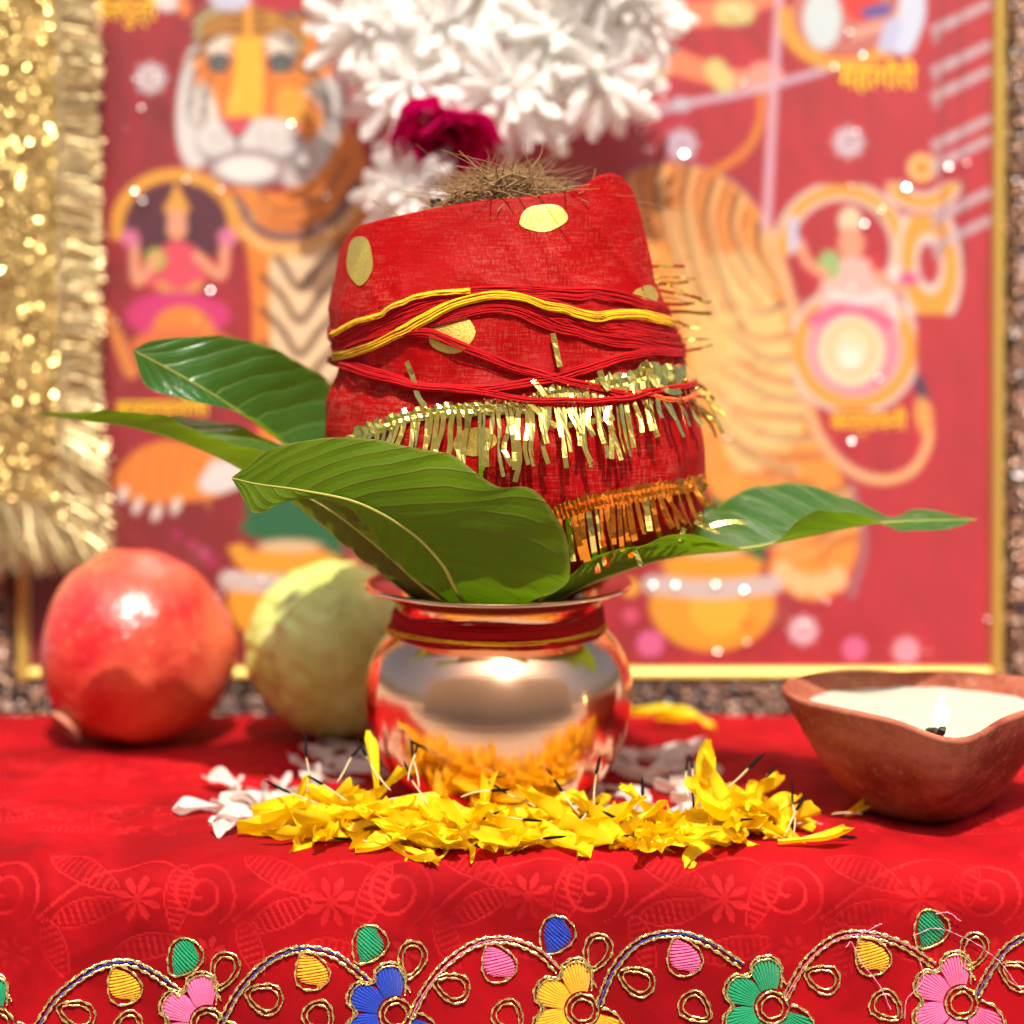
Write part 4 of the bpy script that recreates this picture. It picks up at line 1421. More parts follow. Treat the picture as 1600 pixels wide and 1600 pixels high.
# small seated figure left, in its arch
ell(275, 355, 92, 82, GLD, ringw=20, cut=lambda x, y: (y < 375) * 1.0)
ell(275, 355, 82, 72, (95, 25, 50), cut=lambda x, y: (y < 400) * 1.0)
poly([(262, 318), (276, 282), (292, 318)], GLD, smooth=False); ell(276, 325, 20, 12, GLD)
ell(276, 350, 19, 24, SKIN); stroke([(258, 340), (254, 372)], 9, (60, 30, 40)); stroke([(295, 340), (298, 372)], 9, (60, 30, 40))
poly([(240, 395), (276, 375), (312, 395), (318, 450), (235, 450)], (225, 80, 100)); ell(243, 405, 16, 18, (160, 190, 60))
stroke([(245, 400), (215, 440), (210, 380)], 15, SKIN); stroke([(308, 400), (345, 430), (352, 380)], 15, SKIN)
ell(203, 372, 15, 14, (225, 120, 160)); ell(355, 370, 15, 14, (225, 120, 160))
stroke([(250, 445), (280, 460), (310, 445)], 14, (220, 150, 80))
ell(278, 492, 82, 36, MAG); ell(285, 512, 46, 34, (232, 140, 50)); ell(285, 540, 80, 30, (226, 120, 60))
stroke([(150, 470), (175, 510), (205, 580)], 16, (228, 140, 70), 1, 24)
# body of the tiger on the right
poly([(955, 300), (1000, 262), (1080, 258), (1150, 290), (1200, 350), (1235, 430), (1260, 560), (1290, 690), (1330, 780), (1340, 860), (1300, 930), (1250, 935), (1205, 900), (1215, 850), (1260, 830), (1200, 770), (1120, 780), (1060, 620), (1020, 480)], (246, 160, 62))
poly([(1100, 400), (1180, 400), (1240, 560), (1250, 680), (1160, 740), (1110, 620)], (250, 205, 130))
poly([(1040, 330), (1080, 330), (1130, 520), (1130, 640), (1090, 600), (1060, 450)], (250, 200, 120), .8)
for p_ in ([(1008, 262), (1000, 300), (1030, 380)], [(1058, 262), (1046, 310), (1072, 420), (1090, 460)], [(1095, 272), (1085, 330), (1110, 430), (1140, 490)], [(1135, 290), (1120, 350), (1150, 430), (1190, 480)],
           [(1165, 330), (1160, 380), (1190, 440), (1225, 480)], [(1250, 520), (1190, 530), (1150, 510)], [(1262, 600), (1200, 590), (1150, 560)], [(1275, 655), (1210, 650), (1150, 640), (1110, 600)],
           [(1290, 710), (1230, 715), (1170, 700), (1120, 660)], [(1270, 760), (1215, 745), (1160, 740)], [(1330, 790), (1290, 800), (1260, 830)], [(1335, 840), (1300, 850), (1280, 880)]):
    stroke(p_, 9, (165, 80, 45), .85, 5)
for x, y in ((1222, 895), (1250, 912), (1280, 915), (1308, 905)): ell(x, y, 17, 20, (250, 200, 140))
stroke([(1212, 905), (1206, 930)], 5, CRM); stroke([(1330, 760), (1350, 850), (1330, 930)], 10, (170, 140, 150), .7)
# brushwork: short hairs and broken colour over the animal
r4 = random.Random(9)
for i in range(420):
    x, y = r4.uniform(970, 1330), r4.uniform(265, 925)
    j_, i_ = int((y - Y0) * K), int((x - X0) * K)
    c_ = IMG[j_, i_]
    if c_[1] < .12 or c_[0] < .5: continue
    k_ = r4.choice([(255, 225, 170), (225, 120, 40), (250, 190, 100), (190, 95, 45), (255, 205, 130)])
    a_ = math.atan2(y - 250, x - 850) + 1.9
    l_ = r4.uniform(14, 46)
    stroke([(x, y), (x + math.cos(a_) * l_ * .5, y + math.sin(a_) * l_ * .5), (x + math.cos(a_ + .25) * l_, y + math.sin(a_ + .25) * l_)], r4.uniform(3, 8), k_, r4.uniform(.25, .6), 2)
for p_ in ([(975, 285), (985, 330), (1010, 400)], [(1030, 262), (1024, 300), (1046, 380), (1070, 440)], [(1075, 262), (1066, 320), (1090, 430), (1115, 500)], [(1115, 278), (1102, 340), (1130, 440), (1165, 520)], [(1150, 305), (1142, 360), (1175, 440)],
           [(1185, 345), (1185, 390), (1215, 450)], [(1240, 470), (1190, 490), (1165, 480)], [(1256, 560), (1200, 560), (1140, 520)], [(1268, 628), (1210, 620), (1130, 580)], [(1283, 684), (1220, 684), (1140, 650)], [(1240, 735), (1190, 722), (1140, 690)],
           [(1320, 765), (1285, 775), (1250, 805)], [(1338, 815), (1305, 825), (1270, 855)]):
    stroke(p_, 13, (108, 48, 38), .82, 4)
    stroke([(x + 10, y + 2) for x, y in p_], 7, (255, 222, 160), .6, 3)
stroke([(955, 300), (1000, 260), (1080, 255), (1150, 287), (1203, 348)], 5, (150, 110, 130), .8)
for i in range(320):
    x, y = r4.uniform(300, 600), r4.uniform(10, 780)
    j_, i_ = int((y - Y0) * K), int((x - X0) * K)
    c_ = IMG[j_, i_]
    white = c_[2] > .35
    if c_[1] < .14 or (white and (y < 290 and r4.random() < .75)): continue
    k_ = r4.choice([(200, 190, 190), (250, 246, 240), (185, 175, 185)] if white else [(250, 190, 70), (205, 100, 30), (255, 215, 130), (165, 85, 35)])
    a_ = math.atan2(y - 140, x - 390) + r4.gauss(0, .3) if y < 290 else R(100) + r4.gauss(0, .5)
    l_ = r4.uniform(10, 30) * (.5 if white else 1)
    stroke([(x, y), (x + math.cos(a_) * l_, y + math.sin(a_) * l_)], r4.uniform(3, 6), k_, r4.uniform(.3, .65), 2, sp_=False)
for i in range(5):
    for d_ in (-1, 1):
        stroke([(392 + d_ * (60 + i * 7), 60 + i * 24), (392 + d_ * (88 + i * 3), 66 + i * 26), (392 + d_ * (104 - i * 2), 84 + i * 28)], 6, (85, 55, 40), .65, 3)
# jewelled girth and curled tail
gth = flat_spline([(1195, 345), (1225, 430), (1245, 520), (1250, 600), (1285, 690), (1330, 735), (1380, 750), (1425, 735), (1450, 690), (1448, 640)], 46)
stroke(gth[:34], 16, (135, 120, 150), sp_=True)
for i, (x, y) in enumerate(gth): ell(x, y, 8, 8, (248, 190, 130))
ell(1440, 610, 9, 26, (70, 60, 90), -15); ell(1443, 650, 13, 30, (244, 170, 90), -8)
# the large golden syllable with a seated figure inside
ell(1315, 390, 92, 92, WHT, ringw=30, cut=lambda x, y: ((y < 400) | (x > 1330)) * 1.0)
ell(1315, 390, 92, 92, GLD, ringw=20, cut=lambda x, y: ((y < 400) | (x > 1330)) * 1.0)
ell(1335, 545, 86, 86, WHT, ringw=34); ell(1335, 545, 86, 86, GLD, ringw=22)
ell(1335, 545, 72, 74, (240, 150, 165)); ell(1330, 548, 52, 56, (252, 225, 185)); ell(1330, 545, 34, 38, (246, 195, 140), ringw=8); ell(1328, 560, 20, 18, (255, 240, 220))
ell(1452, 412, 34, 68, WHT, -4, ringw=34); ell(1452, 412, 34, 68, GLD, -4, ringw=22)
stroke([(1405, 440), (1425, 430)], 18, WHT); stroke([(1400, 420), (1390, 470), (1400, 500)], 16, WHT)
ell(1442, 274, 48, 42, WHT, ringw=30, cut=lambda x, y: (y > 284) * 1.0); ell(1442, 274, 48, 42, GLD, ringw=20, cut=lambda x, y: (y > 286) * 1.0)
ell(1440, 262, 22, 22, (244, 200, 130)); ell(1440, 262, 12, 12, (236, 150, 40))
ell(1328, 345, 18, 22, (230, 215, 180)); ell(1330, 380, 20, 26, SKIN)
poly([(1290, 420), (1330, 400), (1375, 420), (1385, 480), (1280, 480)], (240, 190, 180)); ell(1296, 415, 18, 24, (165, 195, 125)); ell(1368, 412, 8, 14, (215, 60, 60))
stroke([(1290, 430), (1262, 410), (1250, 380)], 15, SKIN); stroke([(1370, 430), (1400, 450), (1415, 440)], 15, SKIN); stroke([(1238, 345), (1240, 385)], 16, (205, 205, 225))
ell(1420, 435, 16, 11, (225, 90, 150)); stroke([(1270, 500), (1330, 480), (1390, 505)], 20, (235, 110, 150)); stroke([(1300, 460), (1350, 470), (1380, 460)], 14, (245, 225, 220))
# arms, bow, arrow and string
stroke([(1030, 20), (1110, 20), (1200, -10)], 40, (244, 140, 100)); stroke([(1010, 80), (1080, 105), (1140, 125)], 44, (244, 140, 95), 1, 30)
stroke([(1130, 122), (1200, 128)], 30, (244, 150, 120)); stroke([(1135, 20), (1160, 20)], 38, (220, 205, 130)); stroke([(1118, 108), (1132, 128)], 34, (220, 205, 130), sp_=False)
ell(1195, 120, 30, 24, (246, 160, 140)); stroke([(1190, 150), (1188, 190), (1165, 235), (1105, 275)], 13, (225, 135, 45))
stroke([(1222, -60), (1210, 120), (1198, 352)], 13, (225, 175, 190), sp_=False)
stroke([(960, 195), (1060, 165), (1180, 140), (1320, 100)], 11, (210, 180, 195)); stroke([(965, 190), (1000, 150), (1035, 110)], 24, (225, 190, 130))
ell(1064, 163, 16, 11, (200, 195, 205))
# small figure upper right in its arch
ell(1318, 20, 92, 80, GLD, ringw=22, cut=lambda x, y: (y > 10) * 1.0); ell(1318, 15, 80, 70, (205, 120, 110))
ell(1285, 30, 30, 48, (215, 225, 225)); ell(1345, 0, 30, 34, (225, 60, 50)); stroke([(1355, 20), (1385, 14)], 16, (75, 90, 170)); stroke([(1330, 55), (1375, 40)], 16, (230, 170, 150))
stroke([(1420, -40), (1425, 20), (1410, 65)], 42, (215, 222, 240)); stroke([(1395, 40), (1385, 70)], 26, (200, 200, 230)); stroke([(1270, -50), (1400, -60)], 60, GLD)
# upper left figure and red turban pieces above the tiger
ell(262, -8, 26, 26, (235, 220, 215)); stroke([(280, -20), (290, 18)], 18, (235, 130, 60)); ell(360, -5, 34, 22, (205, 205, 225)); ell(450, -8, 60, 28, (190, 30, 55)); stroke([(450, 22), (490, 24)], 10, (110, 90, 80))
# blades at the right edge
for y in (28, 92, 132, 208, 240, 322, 366):
    stroke([(1462, y + 18), (1500, y), (1545, y - 22)], 15, (205, 180, 185), 1, 12); stroke([(1466, y + 22), (1462, y + 34)], 9, (190, 150, 155))
stroke([(1470, -100), (1474, 400)], 6, (140, 45, 60), .6, sp_=False); stroke([(1500, -100), (1506, 420)], 8, (120, 40, 55), .4, sp_=False)
# flower decals
for cx, cy, rr, cc in ((235, 122, 26, (215, 200, 205)), (1326, 222, 26, (215, 195, 205)), (1065, 226, 26, (210, 190, 205)), (1255, 985, 24, (240, 195, 205)), (1016, 1006, 22, (235, 110, 165)), (1335, 1014, 20, (235, 120, 165)), (1416, 1016, 22, (238, 175, 190)),
                       (985, 962, 13, (225, 90, 130)), (300, 850, 9, (180, 20, 90)), (320, 865, 8, (190, 40, 120)), (275, 835, 8, (180, 20, 100)), (332, 880, 9, (180, 30, 90))):
    for q in range(8):
        ell(cx + rr * .6 * math.cos(q * .785), cy + rr * .6 * math.sin(q * .785), rr * .42, rr * .26, cc, math.degrees(q * .785))
# pots in the lower corners
for cx, cy, sc_ in ((1113, 945, 1.0), (452, 938, .98)):
    ell(cx, cy - 118 * sc_, 78 * sc_, 26, (20, 110, 60)); poly([(cx - 75, cy - 150), (cx - 30, cy - 85), (cx + 50, cy - 85), (cx + 70, cy - 60), (cx + 85, cy - 70), (cx + 60, cy - 140), (cx, cy - 165)], (15, 105, 60))
    ell(cx, cy - 62 * sc_, 80, 22, (240, 165, 40)); ell(cx, cy - 85, 50, 10, (225, 190, 150))
    ell(cx, cy, 98 * sc_, 72, (240, 165, 35)); ell(cx + 10, cy + 5, 45, 45, (250, 200, 60), a=.6)
    stroke([(cx - 95, cy - 32), (cx, cy - 24), (cx + 95, cy - 32)], 30, (215, 195, 190)); ell(cx + 55, cy + 30, 12, 10, (225, 100, 40), a=.5)
poly([(355, 855), (380, 850), (395, 870), (375, 885)], (240, 165, 40)); ell(985, 918, 14, 14, (244, 180, 50))

for _ in range(1):
    IMG = (IMG + np.roll(IMG, 1, 0) + np.roll(IMG, -1, 0)) / 3
    IMG = (IMG + np.roll(IMG, 1, 1) + np.roll(IMG, -1, 1)) / 3
nxp, nvp = 470, 460
gxp, gvp = np.linspace(XL, XR, nxp), np.linspace(VB, VT, nvp)
GX, GV = np.meshgrid(gxp, gvp)
PP = FO + ex * GX[..., None] + ev * GV[..., None]
pu, pv = project(PP.reshape(-1, 3))
iu = np.clip((pu - X0) * K, 0, IW - 1.001); iv = np.clip((pv - Y0) * K, 0, IH - 1.001)
a0, b0 = iu.astype(int), iv.astype(int)
fu, fv = (iu - a0)[:, None], (iv - b0)[:, None]
a1, b1 = np.minimum(a0 + 1, IW - 1), np.minimum(b0 + 1, IH - 1)
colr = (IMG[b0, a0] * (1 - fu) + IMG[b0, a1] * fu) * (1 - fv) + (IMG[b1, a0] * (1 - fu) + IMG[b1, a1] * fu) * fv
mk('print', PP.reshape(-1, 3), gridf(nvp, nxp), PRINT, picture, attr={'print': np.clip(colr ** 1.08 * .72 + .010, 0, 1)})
for txt, x0, x1, y0, y1 in (('शैलपुत्री', 150, 246, -12, 44), ('महागौरी', 1312, 1432, 92, 146), ('कात्यायनी', 1298, 1416, 636, 682), ('ब्रह्मचारिणी', 182, 326, 618, 660)):
    fc = bpy.data.curves.new('caption', 'FONT')
    fc.body = txt
    fc.size = .01
    fo = bpy.data.objects.new('caption', fc)
    COL.objects.link(fo)
    bpy.context.view_layer.update()
    dg = bpy.context.evaluated_depsgraph_get()
    me = bpy.data.meshes.new_from_object(fo.evaluated_get(dg))
    bpy.data.objects.remove(fo)
    if len(me.vertices) < 3: continue
    co_ = np.empty(len(me.vertices) * 3)
    me.vertices.foreach_get('co', co_)
    co_ = co_.reshape(-1, 3)
    mn, mxx = co_.min(0), co_.max(0)
    f = (co_[:, :2] - mn[:2]) / (mxx - mn)[:2]
    (xa, va), (xb, vb) = on_pic(x0, y1), on_pic(x1, y0)
    W3 = np.array([pic(xa + (xb - xa) * q[0], va + (vb - va) * q[1], .02) for q in f])
    mk('caption', W3, [list(p.vertices) for p in me.polygons], CAPTION, picture, smooth=False)
# glitter stones stuck to the print, each cut with a flat table
V0 = []
hs = unit(L + unit(CAM - np.array([0, 15, 12.])))
for x, y, s_ in ((222, 170, 1), (148, 125, .8), (214, 126, .6), (243, 124, .5), (456, 195, .8), (534, 178, .5), (292, 282, .7), (346, 298, .7), (212, 300, .6), (224, 315, 1), (511, 308, .8), (547, 336, .7), (330, 455, .9), (184, 505, .6), (1008, 151, 1),
                 (1036, 160, .6), (1068, 242, 1), (1326, 52, .9), (1337, 207, .7), (1481, 262, 1.2), (1509, 256, .6), (1415, 294, 1), (1350, 351, 1), (1329, 292, .6), (1376, 329, .6), (1302, 106, .7), (1347, 88, .6), (1145, 18, .7), (1372, 592, .6), (858, 260, 1),
                 (1020, 914, .8), (1055, 914, .7), (1117, 913, .8), (1162, 922, .8), (1120, 1018, .7), (1166, 1003, .7), (1138, 682, .6), (1542, 968, .6), (1160, 130, .5), (960, 55, .6), (1000, 205, .5), (1010, 235, .5), (1160, 30, .5), (1255, 975, .5), (1450, 1018, .4), (200, 205, .4), (890, 300, .6),
                 (365, 900, .5), (410, 905, .6), (345, 930, .5), (1290, 940, .4), (1365, 640, .4), (1330, 690, .5), (1395, 520, .5), (1330, 450, .4)):
    xg, vg = on_pic(x, y)
    if not (XL < xg < XR and VB < vg < VT): continue
    c0 = pic(xg, vg, .14)
    nn = unit(hs + nrs.normal(0, .028, 3) / max(.4, s_) * 1.0)
    t1 = unit(np.cross(nn, [0, 0, 1.])); t2 = np.cross(nn, t1)
    aa = np.arange(8) * math.pi / 4 + rnd.random()
    rr = .085 * s_
    q = [c0 + nn * .05 + (t1 * math.cos(b_) + t2 * math.sin(b_)) * rr * .62 for b_ in aa] + [c0 - nn * .03 + (t1 * math.cos(b_) + t2 * math.sin(b_)) * rr * 1.2 for b_ in aa] + [c0 - nn * .16]
    Fq = [list(range(8))] + [[i, 8 + i, 8 + (i + 1) % 8, (i + 1) % 8] for i in range(8)] + [[8 + i, 16, 8 + (i + 1) % 8] for i in range(8)]
    mk('rhinestone', q, Fq, STONE, picture, smooth=False)

# ------------------------------------------------------------------ gold tinsel stole hung over the picture's left side
tx0 = at(-70, 400, 12.4)[0]; tx1 = at(72, 400, 12.4)[0]; tx2 = at(139, 400, 12.4)[0]
zt, zb_ = 30.0, at(60, 800, 12.4)[2]
stole = empty('tinsel_stole', (tx0, 12.8, zb_), 'gold sequinned stole with tinsel fringe hanging at the far left', 'stole')


def sy(z):
    return 12.55 + math.tan(LEAN) * (z + 1.5) * .9


gxx, gzz = np.meshgrid(np.linspace(tx0, tx1 + .4, 60), np.linspace(zb_, zt, 220))
yy = 12.55 + .095 * (gzz + 1.5) + .12 * np.sin(gxx * 1.8) + .05 * waves(gxx, gzz, 2, 70)
mk('woven_band', np.stack([gxx, yy, gzz], -1).reshape(-1, 3), gridf(220, 60), BROCADE, stole)
J = Join()
for i in range(8000):
    x = rnd.uniform(tx0, tx1); z_ = rnd.uniform(zb_, zt)
    c0 = np.array([x, sy(z_) - .12 + .12 * math.sin(x * 1.8), z_])
    nn = unit(np.array([rnd.gauss(0, .45), -1, rnd.gauss(.4, .45)]))
    t1 = unit(np.cross(nn, [rnd.gauss(0, 1), 0, 1.])); t2 = np.cross(nn, t1)
    q = rnd.uniform(.025, .055)
    J.add(np.array([c0 + t1 * q, c0 + t2 * q * .8, c0 - t1 * q, c0 - t2 * q * .8]), [[0, 1, 2, 3]])
mk('sequin', *J.get(), SEQUIN, stole, smooth=False, kind='stuff')
ez = np.linspace(zb_ - .3, zt, 60)
mk('edge_braid', *tube(np.stack([np.full(60, tx1 + .25) + .04 * np.sin(ez * 2), np.array([sy(q) for q in ez]) - .25, ez], -1), .28, 8, flat=.5), TINSEL, stole)
J = Join()
for i in range(3000):
    z_ = rnd.uniform(zb_ - .6, zt)
    x = tx1 + rnd.uniform(.0, .35)
    low = np.clip((zb_ + 5 - z_) / 5, 0, 1)
    ln = (tx2 - tx1) * rnd.uniform(.72, 1.0) + low * rnd.uniform(0, .9)
    d = np.array([1, rnd.gauss(-.05, .12), rnd.gauss(-.05, .10) - low * rnd.uniform(.1, .9)])
    d = unit(d)
    p0 = np.array([x, sy(z_) - rnd.uniform(.05, .45), z_])
    t = np.linspace(0, 1, 4)[:, None]
    Q = p0 + d * t * ln + np.array([0, 0, -.25 - .5 * low]) * t ** 2 * rnd.random()
    a_ = rnd.uniform(-1.2, 1.2)
    sd = unit(np.cross(d, [0, -1.0, 0]) * math.cos(a_) + np.array([0, -1, 0]) * math.sin(a_)) * rnd.uniform(.012, .028)
    J.add(np.concatenate([Q + sd, Q - sd]), gridf(2, 4))
for i in range(1300):
    x = rnd.uniform(tx0, tx1 + .6)
    p0 = np.array([x, sy(zb_) - rnd.uniform(.0, .4), zb_ + rnd.uniform(-.2, .5)])
    d = unit(np.array([rnd.gauss(.15 + .3 * (x - tx0) / (tx1 - tx0), .25), rnd.gauss(-.1, .1), -1]))
    ln = rnd.uniform(1.6, 2.7)
    t = np.linspace(0, 1, 4)[:, None]
    Q = p0 + d * t * ln
    a_ = rnd.uniform(-1.2, 1.2)
    sd = unit(np.cross(d, [0, -1.0, 0]) * math.cos(a_) + np.array([0, -1, 0]) * math.sin(a_)) * rnd.uniform(.012, .028)
    J.add(np.concatenate([Q + sd, Q - sd]), gridf(2, 4))
mk('tinsel_fringe', *J.get(), TINSEL, stole, smooth=False, kind='stuff')

# ------------------------------------------------------------------ petals: shared meshes
def petal_mesh(name, ln, wd, mat, seed, curl, notch=.10, nu=13, nv=7, pinch=.25, crumple=0.0):
    """A strap-shaped ray petal: narrow at the base, blunt and toothed at the tip, with two long grooves."""
    r = np.random.RandomState(seed)
    u = np.linspace(0, 1, nu); v = np.linspace(-1, 1, nv)
    U, Vv = np.meshgrid(u, v, indexing='ij')
    wu = wd / 2 * (pinch + (1 - pinch) * np.clip(U * 1.5, 0, 1) ** .8)
    tip = 1 - .16 * np.abs(Vv) ** 2.4 - notch * (.5 + .5 * np.cos(Vv * 3 * math.pi)) * .5
    X = U * ln * (1 - (1 - tip) * U ** 3)
    Y = Vv * wu * (1 - .22 * np.clip((U - .8) / .2, 0, 1) ** 2)
    c1, c2 = curl
    Z = c1 * ln * U ** 2 + c2 * wd * (Vv ** 2) * (.5 + .5 * (1 - U)) - .05 * wd * np.cos(Vv * 2 * math.pi) * (1 - .5 * U)
    Z = Z + crumple * wd * (.30 * np.sin(U * 7 + Vv * 1.5 + r.rand() * 6) + .22 * np.sin(U * 4 - Vv * 3.2 + r.rand() * 6) + .16 * np.sin(Vv * 5 + U * 9 + r.rand() * 6)) * (.3 + U)
    Y = Y + .16 * wd * np.sin(U * 3 + r.rand() * 6) * U + crumple * .12 * wd * np.sin(U * 8 + r.rand() * 6)
    tw = r.normal(0, .5) * crumple
    Y, Z = Y * np.cos(tw * U) - Z * np.sin(tw * U), Y * np.sin(tw * U) + Z * np.cos(tw * U)
    return mesh(name, np.stack([X, Y, Z], -1).reshape(-1, 3), gridf(nu, nv), mat)


YP = [petal_mesh('petal', rnd.uniform(1.9, 2.8), rnd.uniform(.42, .74), YPETAL, 100 + i, (rnd.uniform(-.28, .34), rnd.uniform(-.3, .9)), nu=15, nv=9, crumple=rnd.uniform(.12, .7)) for i in range(20)]
WP_ = [petal_mesh('petal', rnd.uniform(1.8, 2.4), rnd.uniform(.55, .80), WPETAL, 200 + i, (rnd.uniform(-.34, -.05), rnd.uniform(-.35, .35)), nu=9, nv=5) for i in range(8)]
WL = [petal_mesh('white_petal', rnd.uniform(1.6, 2.3), rnd.uniform(.55, .85), WILT, 300 + i, (rnd.uniform(-.05, .15), rnd.uniform(.0, .5)), nu=11, nv=7, crumple=.4) for i in range(6)]


def place(me, name, P, yaw, pitch, roll, label, cat, group, parent=None):
    o = put(name, me, parent)
    o.location = np.asarray(P, float) * S
    o.rotation_mode = 'XYZ'
    o.rotation_euler = (Matrix.Rotation(yaw, 3, 'Z') @ Matrix.Rotation(-pitch, 3, 'Y') @ Matrix.Rotation(roll, 3, 'X')).to_euler()
    if label: props(o, label, cat, group)
    return o


HX = [-9.6, -8.6, -7.0, -5.6, -4.4, -3.0, -1.5, 0, 1.5, 3, 4.6, 6.0, 7.2, 8.2, 9.2, 10.0]
HZ = [.05, .12, .3, .65, 1.0, .8, .6, .55, .45, .4, .4, .5, .9, .75, .3, .1]
LBL = 'yellow petal lying in the '
GRP = 'yellow petals heaped before the pot'
cnt = 0
while cnt < 275:
    x = rnd.uniform(-6.5, 9.3)
    hgt = np.interp(x, HX, HZ)
    if rnd.random() > .35 + hgt * .55: continue
    yc = -4.95 + .25 * math.sin(x * .8) + (.5 if x > 6 else 0) + (.35 if x < -4 else 0)
    y = yc + max(-1.5, min(1.6, rnd.gauss(0, .72)))
    if x * x + y * y < 3.4 ** 2 and y > -2.9: continue
    prof_ = max(0, 1 - ((y - yc) / 1.75) ** 2)
    mid_ = -2.6 < x < 5.6
    if mid_ and y > -3.45: continue
    z_ = cloth_z(x, max(y, -6.0)) + .06 + hgt * prof_ * rnd.random() ** .75 * (.7 if mid_ else 1)
    pitch = rnd.gauss(.03, .36) * (.4 + prof_ * .8) * (.45 if mid_ else .7)
    yaw = rnd.uniform(0, 6.28)
    me = rnd.choice(YP)
    P = np.array([x, y, z_]) - np.array([math.cos(yaw), math.sin(yaw), 0]) * .9
    z2 = cloth_z(P[0], max(P[1], -6.3))
    P[2] = max(P[2] - math.sin(pitch) * .5, z2 + .06)
    place(me, 'yellow_petal', P, yaw, pitch, rnd.gauss(0, .6), LBL + ('left hand mound of the heap' if x < -2.6 else 'low middle of the heap before the pot' if mid_ else 'right hand mound of the heap, towards the lamp'), 'petal', GRP)
    cnt += 1
# petals that stand out one by one
for px, py, Y, yaw, pit, rol, lab in ((752, 1275, -4.6, R(70), R(60), .3, 'upright yellow petal leaning on the pot at the centre of the heap'),
                                      (600, 1318, -6.35, R(-38), R(-24), .1, 'long yellow petal sliding over the front edge of the cloth'),
                                      (372, 1310, -4.9, R(8), R(4), .2, 'lone yellow petal at the left end of the heap, nearest the cloth edge'),
                                      (395, 1275, -4.2, R(12), R(10), .4, 'lone yellow petal resting on the white petals left of the heap'),
                                      (1320, 1282, -2.6, R(30), R(20), .9, 'small crumpled yellow petal by itself beside the clay lamp'),
                                      (985, 1118, 10.6, R(10), R(3), .2, 'yellow petal lying at the foot of the picture frame behind the pot'),
                                      (1025, 1122, 10.2, R(-20), R(8), .2, 'second yellow petal at the foot of the picture frame, further from the pot'),
                                      (1085, 1262, -3.6, R(60), R(58), .5, 'yellow petal standing on the right hand mound of the heap'),
                                      (655, 1300, -5.2, R(-85), R(-18), .5, 'broad yellow petal draped down the front of the left hand mound'),
                                      (585, 1232, -4.3, R(100), R(62), .3, 'yellow petal sticking up at the top of the left hand mound'),
                                      (1215, 1345, -5.9, R(-5), R(2), .1, 'narrow yellow petal pointing right at the far right end of the heap')):
    P = at(px, py, Y)
    if rnd.random() >= 0: P[2] = max(P[2], cloth_z(P[0], max(P[1], -6.0)) + .1) if Y > -6.1 else P[2]
    place(YP[cnt % len(YP)], 'yellow_petal', P, yaw, pit, rol, lab, 'petal', None)
    cnt += 1
# wilted white petals spread under and beside the pot
for i in range(70):
    side = i % 3
    px, py = [(rnd.uniform(352, 500), rnd.uniform(1238, 1300)), (rnd.uniform(925, 1060), rnd.uniform(1215, 1292)), (rnd.choice([rnd.uniform(505, 590), rnd.uniform(980, 1060)]), rnd.uniform(1172, 1235))][side]
    h, n_ = hit(CB, px, py)
    if h is None or h[0] ** 2 + h[1] ** 2 < 3.2 ** 2: continue
    place(WL[i % 6], 'white_petal', h + np.array([0, 0, .06 + .03 * (i % 4)]), rnd.uniform(0, 6.28), rnd.gauss(.03, .05), rnd.gauss(0, .15), 'limp whitish petal lying flat on the red cloth ' + ('left of the pot foot' if h[0] < 0 else 'right of the pot foot'), 'petal', 'limp white petals round the pot foot')
# black-tipped florets
t = np.linspace(0, 1, 9)
fm, tm = [], []
for i in range(5):
    bend = rnd.uniform(-.15, .15)
    P_ = np.stack([t * 1.0, bend * t ** 2, .06 * np.sin(t * 3 + i)], -1)
    fm.append(mesh('floret', *tube(P_, np.interp(t, [0, .2, 1], [.014, .024, .026]), 5), PALESTALK))
    P2 = np.stack([1.0 + t * rnd.uniform(.55, .9), bend * (1 + t * 1.5), .06 * np.sin(3 + i) + .04 * t], -1)
    tm.append(mesh('dark_tip', *tube(P2, np.interp(t, [0, .15, .8, 1], [.035, .062, .05, .012]), 6, flat=.7), BLACKTIP))
fl = [(480, 1235, -4.0, 95, 60), (525, 1225, -4.0, 60, 40), (590, 1225, -4.4, 110, 50), (610, 1240, -4.6, 125, 40), (640, 1225, -4.5, 80, 60), (655, 1235, -4.6, 110, 45), (560, 1285, -5.0, 200, 5), (545, 1255, -4.6, 160, 20),
      (720, 1250, -5.0, 20, 10), (770, 1285, -5.4, -20, 8), (760, 1330, -6.0, 170, 5), (800, 1335, -6.0, -15, 5), (905, 1275, -5.0, 130, 25), (928, 1262, -4.4, 90, 75), (870, 1318, -5.8, 60, 20), (895, 1300, -5.4, 70, 15),
      (1010, 1290, -5.0, 100, 45), (1020, 1305, -5.3, 170, 10), (1075, 1250, -4.0, 95, 55), (1090, 1245, -4.2, 100, 50), (1110, 1290, -4.8, -40, 15), (1135, 1235, -4.0, 30, 30), (1095, 1340, -5.6, 100, 55), (1260, 1345, -5.6, 10, 4), (1225, 1330, -5.4, 60, 45),
      (1240, 1310, -5.0, 85, 55), (1060, 1345, -6.0, 190, 3), (980, 1345, -6.0, 10, 3), (575, 1265, -4.9, 15, 20), (620, 1290, -5.2, 60, 30), (690, 1305, -5.6, 5, 8), (835, 1268, -4.8, 150, 25), (1170, 1255, -4.2, 40, 30), (1190, 1300, -5.0, 75, 30), (600, 1330, -6.0, 185, 3), (500, 1262, -4.2, 175, 15), (665, 1262, -5.0, 120, 40), (632, 1318, -5.8, 100, 12), (1285, 1300, -4.0, 190, 3), (1300, 1280, -3, 10, 2)]
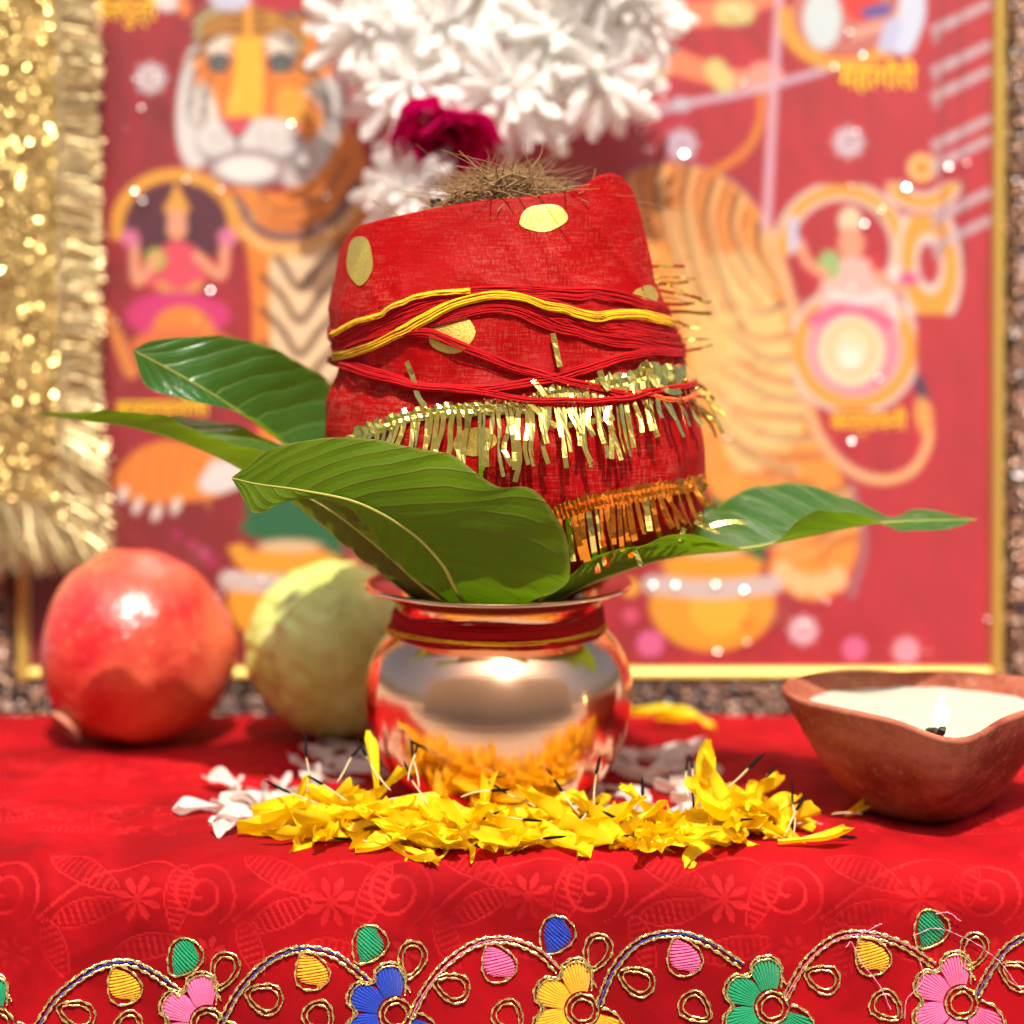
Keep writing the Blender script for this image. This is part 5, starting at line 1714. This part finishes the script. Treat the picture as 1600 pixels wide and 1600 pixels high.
for i, (px, py, Y, yaw, pit) in enumerate(fl):
    P = at(px, py, Y)
    P[2] = max(P[2], cloth_z(P[0], max(P[1], -6.0)) + .12)
    yw = R(yaw)
    P[2] += .10
    o = place(fm[i % 5], 'floret', P, yw, R(pit * .75 + 3), rnd.random() * 3, 'thin pale black tipped floret among the yellow petals, ' + ('left mound' if px < 690 else 'middle of the heap' if px < 1000 else 'right mound or beyond'), 'floret', 'black tipped florets among the petals')
    put('dark_tip', tm[i % 5], o)

# ------------------------------------------------------------------ garland flowers in front of the print
HEADS = [(575, 40, 84, 'white chrysanthemum at the upper left end of the garland, beside the tiger head'), (640, 130, 80, 'white chrysanthemum hanging left of the magenta rose'),
         (690, 40, 88, 'white chrysanthemum in the upper row, above the magenta rose and left of the middle'), (800, 140, 92, 'white chrysanthemum hanging lowest, right above the coconut tuft'),
         (870, 50, 92, 'large white chrysanthemum in the middle of the garland'), (935, 110, 84, 'white chrysanthemum at the lower right of the garland'),
         (1000, 20, 74, 'white chrysanthemum at the top right end of the garland, by the painted arm'), (640, 300, 70, 'single white chrysanthemum low behind the left of the coconut tuft'),
         (560, -50, 80, 'white chrysanthemum cut by the top edge, left end'), (770, -40, 84, 'white chrysanthemum cut by the top edge, in the middle'), (945, -50, 84, 'white chrysanthemum cut by the top edge, right end'), (715, 100, 60, 'small white chrysanthemum tucked above the magenta rose')]
r3 = random.Random(21)
for hx, hy, pr_, lab in HEADS:
    yf = 12.3 + .11 * max(0, (400 - hy) * .025) - 1.0 + r3.uniform(-.4, .4)
    c0 = at(hx, hy, yf)
    rr = .0003 * (70 + yf) * pr_ * 1.12
    fw = empty('chrysanthemum', c0, lab, 'flower', 'white chrysanthemums in the garland')
    fd = unit(np.array([r3.gauss(0, .3), -1.0, r3.gauss(.32, .3)]))
    q0 = Vector(fd).to_track_quat('Z', 'Y').to_matrix()
    V, F = lathe([(0, -.55), (.6, -.5), (1.0, -.2), (.95, .15), (.6, .45), (0, .6)], 14)
    V = V * rr / 2.05
    V = V @ np.array(q0).T + c0
    mk('flower_centre', V, F, WPETAL, fw)
    kk = 0
    for lay, (elev, nn_, sc0) in enumerate(((-25, 10, 1.0), (-2, 11, 1.0), (20, 11, .96), (40, 9, .85), (60, 7, .72), (78, 4, .6))):
        for i in range(nn_):
            az = 2 * math.pi * (i + r3.random() * .5) / nn_ + lay * .4
            el = R(elev + r3.gauss(0, 7))
            Mx = q0 @ Matrix.Rotation(az, 3, 'Z') @ Matrix.Rotation(-el, 3, 'Y') @ Matrix.Rotation(r3.gauss(0, .3), 3, 'X')
            sc_ = rr / 2.05 * sc0 * r3.uniform(.85, 1.1)
            o = put('petal', WP_[kk % 8], fw)
            off = (Mx @ Vector((.25, 0, 0))) * S
            o.matrix_local = Matrix.Translation(off) @ Mx.to_4x4() @ Matrix.Scale(sc_, 4)
            kk += 1
RP = [petal_mesh('petal', 2.1, 2.3, ROSE, 400 + i, (.25, .35), nu=11, nv=9, pinch=.45) for i in range(3)]
for hx, hy, yf, sc0, lab in ((690, 195, 11.6, 1.15, 'magenta rose between the white flowers, above left of the coconut tuft'),):
    c0 = at(hx, hy, yf)
    ro = empty('rose', c0, lab, 'flower', 'roses in the garland')
    for i in range(13):
        az = i * 2.4
        el = R(8 + 5.2 * i)
        q0 = Vector((.1, -.8, -.55)).to_track_quat('Z', 'Y').to_matrix()
        Mx = q0 @ Matrix.Rotation(az, 3, 'Z') @ Matrix.Rotation(-el, 3, 'Y')
        o = put('petal', RP[i % 3], ro)
        o.matrix_local = Matrix.Translation((Mx @ Vector((.1, 0, 0))) * S) @ Mx.to_4x4() @ Matrix.Scale(sc0 * (1 - .03 * i), 4)
gp_ = spline([at(500, -160, 13.4), at(560, -40, 13.2), at(620, 90, 12.8), at(720, 130, 12.5), at(830, 130, 12.5), at(930, 90, 12.8), at(1010, 0, 13.2), at(1060, -160, 13.6)], 50)
props(mk('garland_string', *tube(gp_, .06, 6), GREENCUP), 'thin green string threading the white flower garland', 'string')
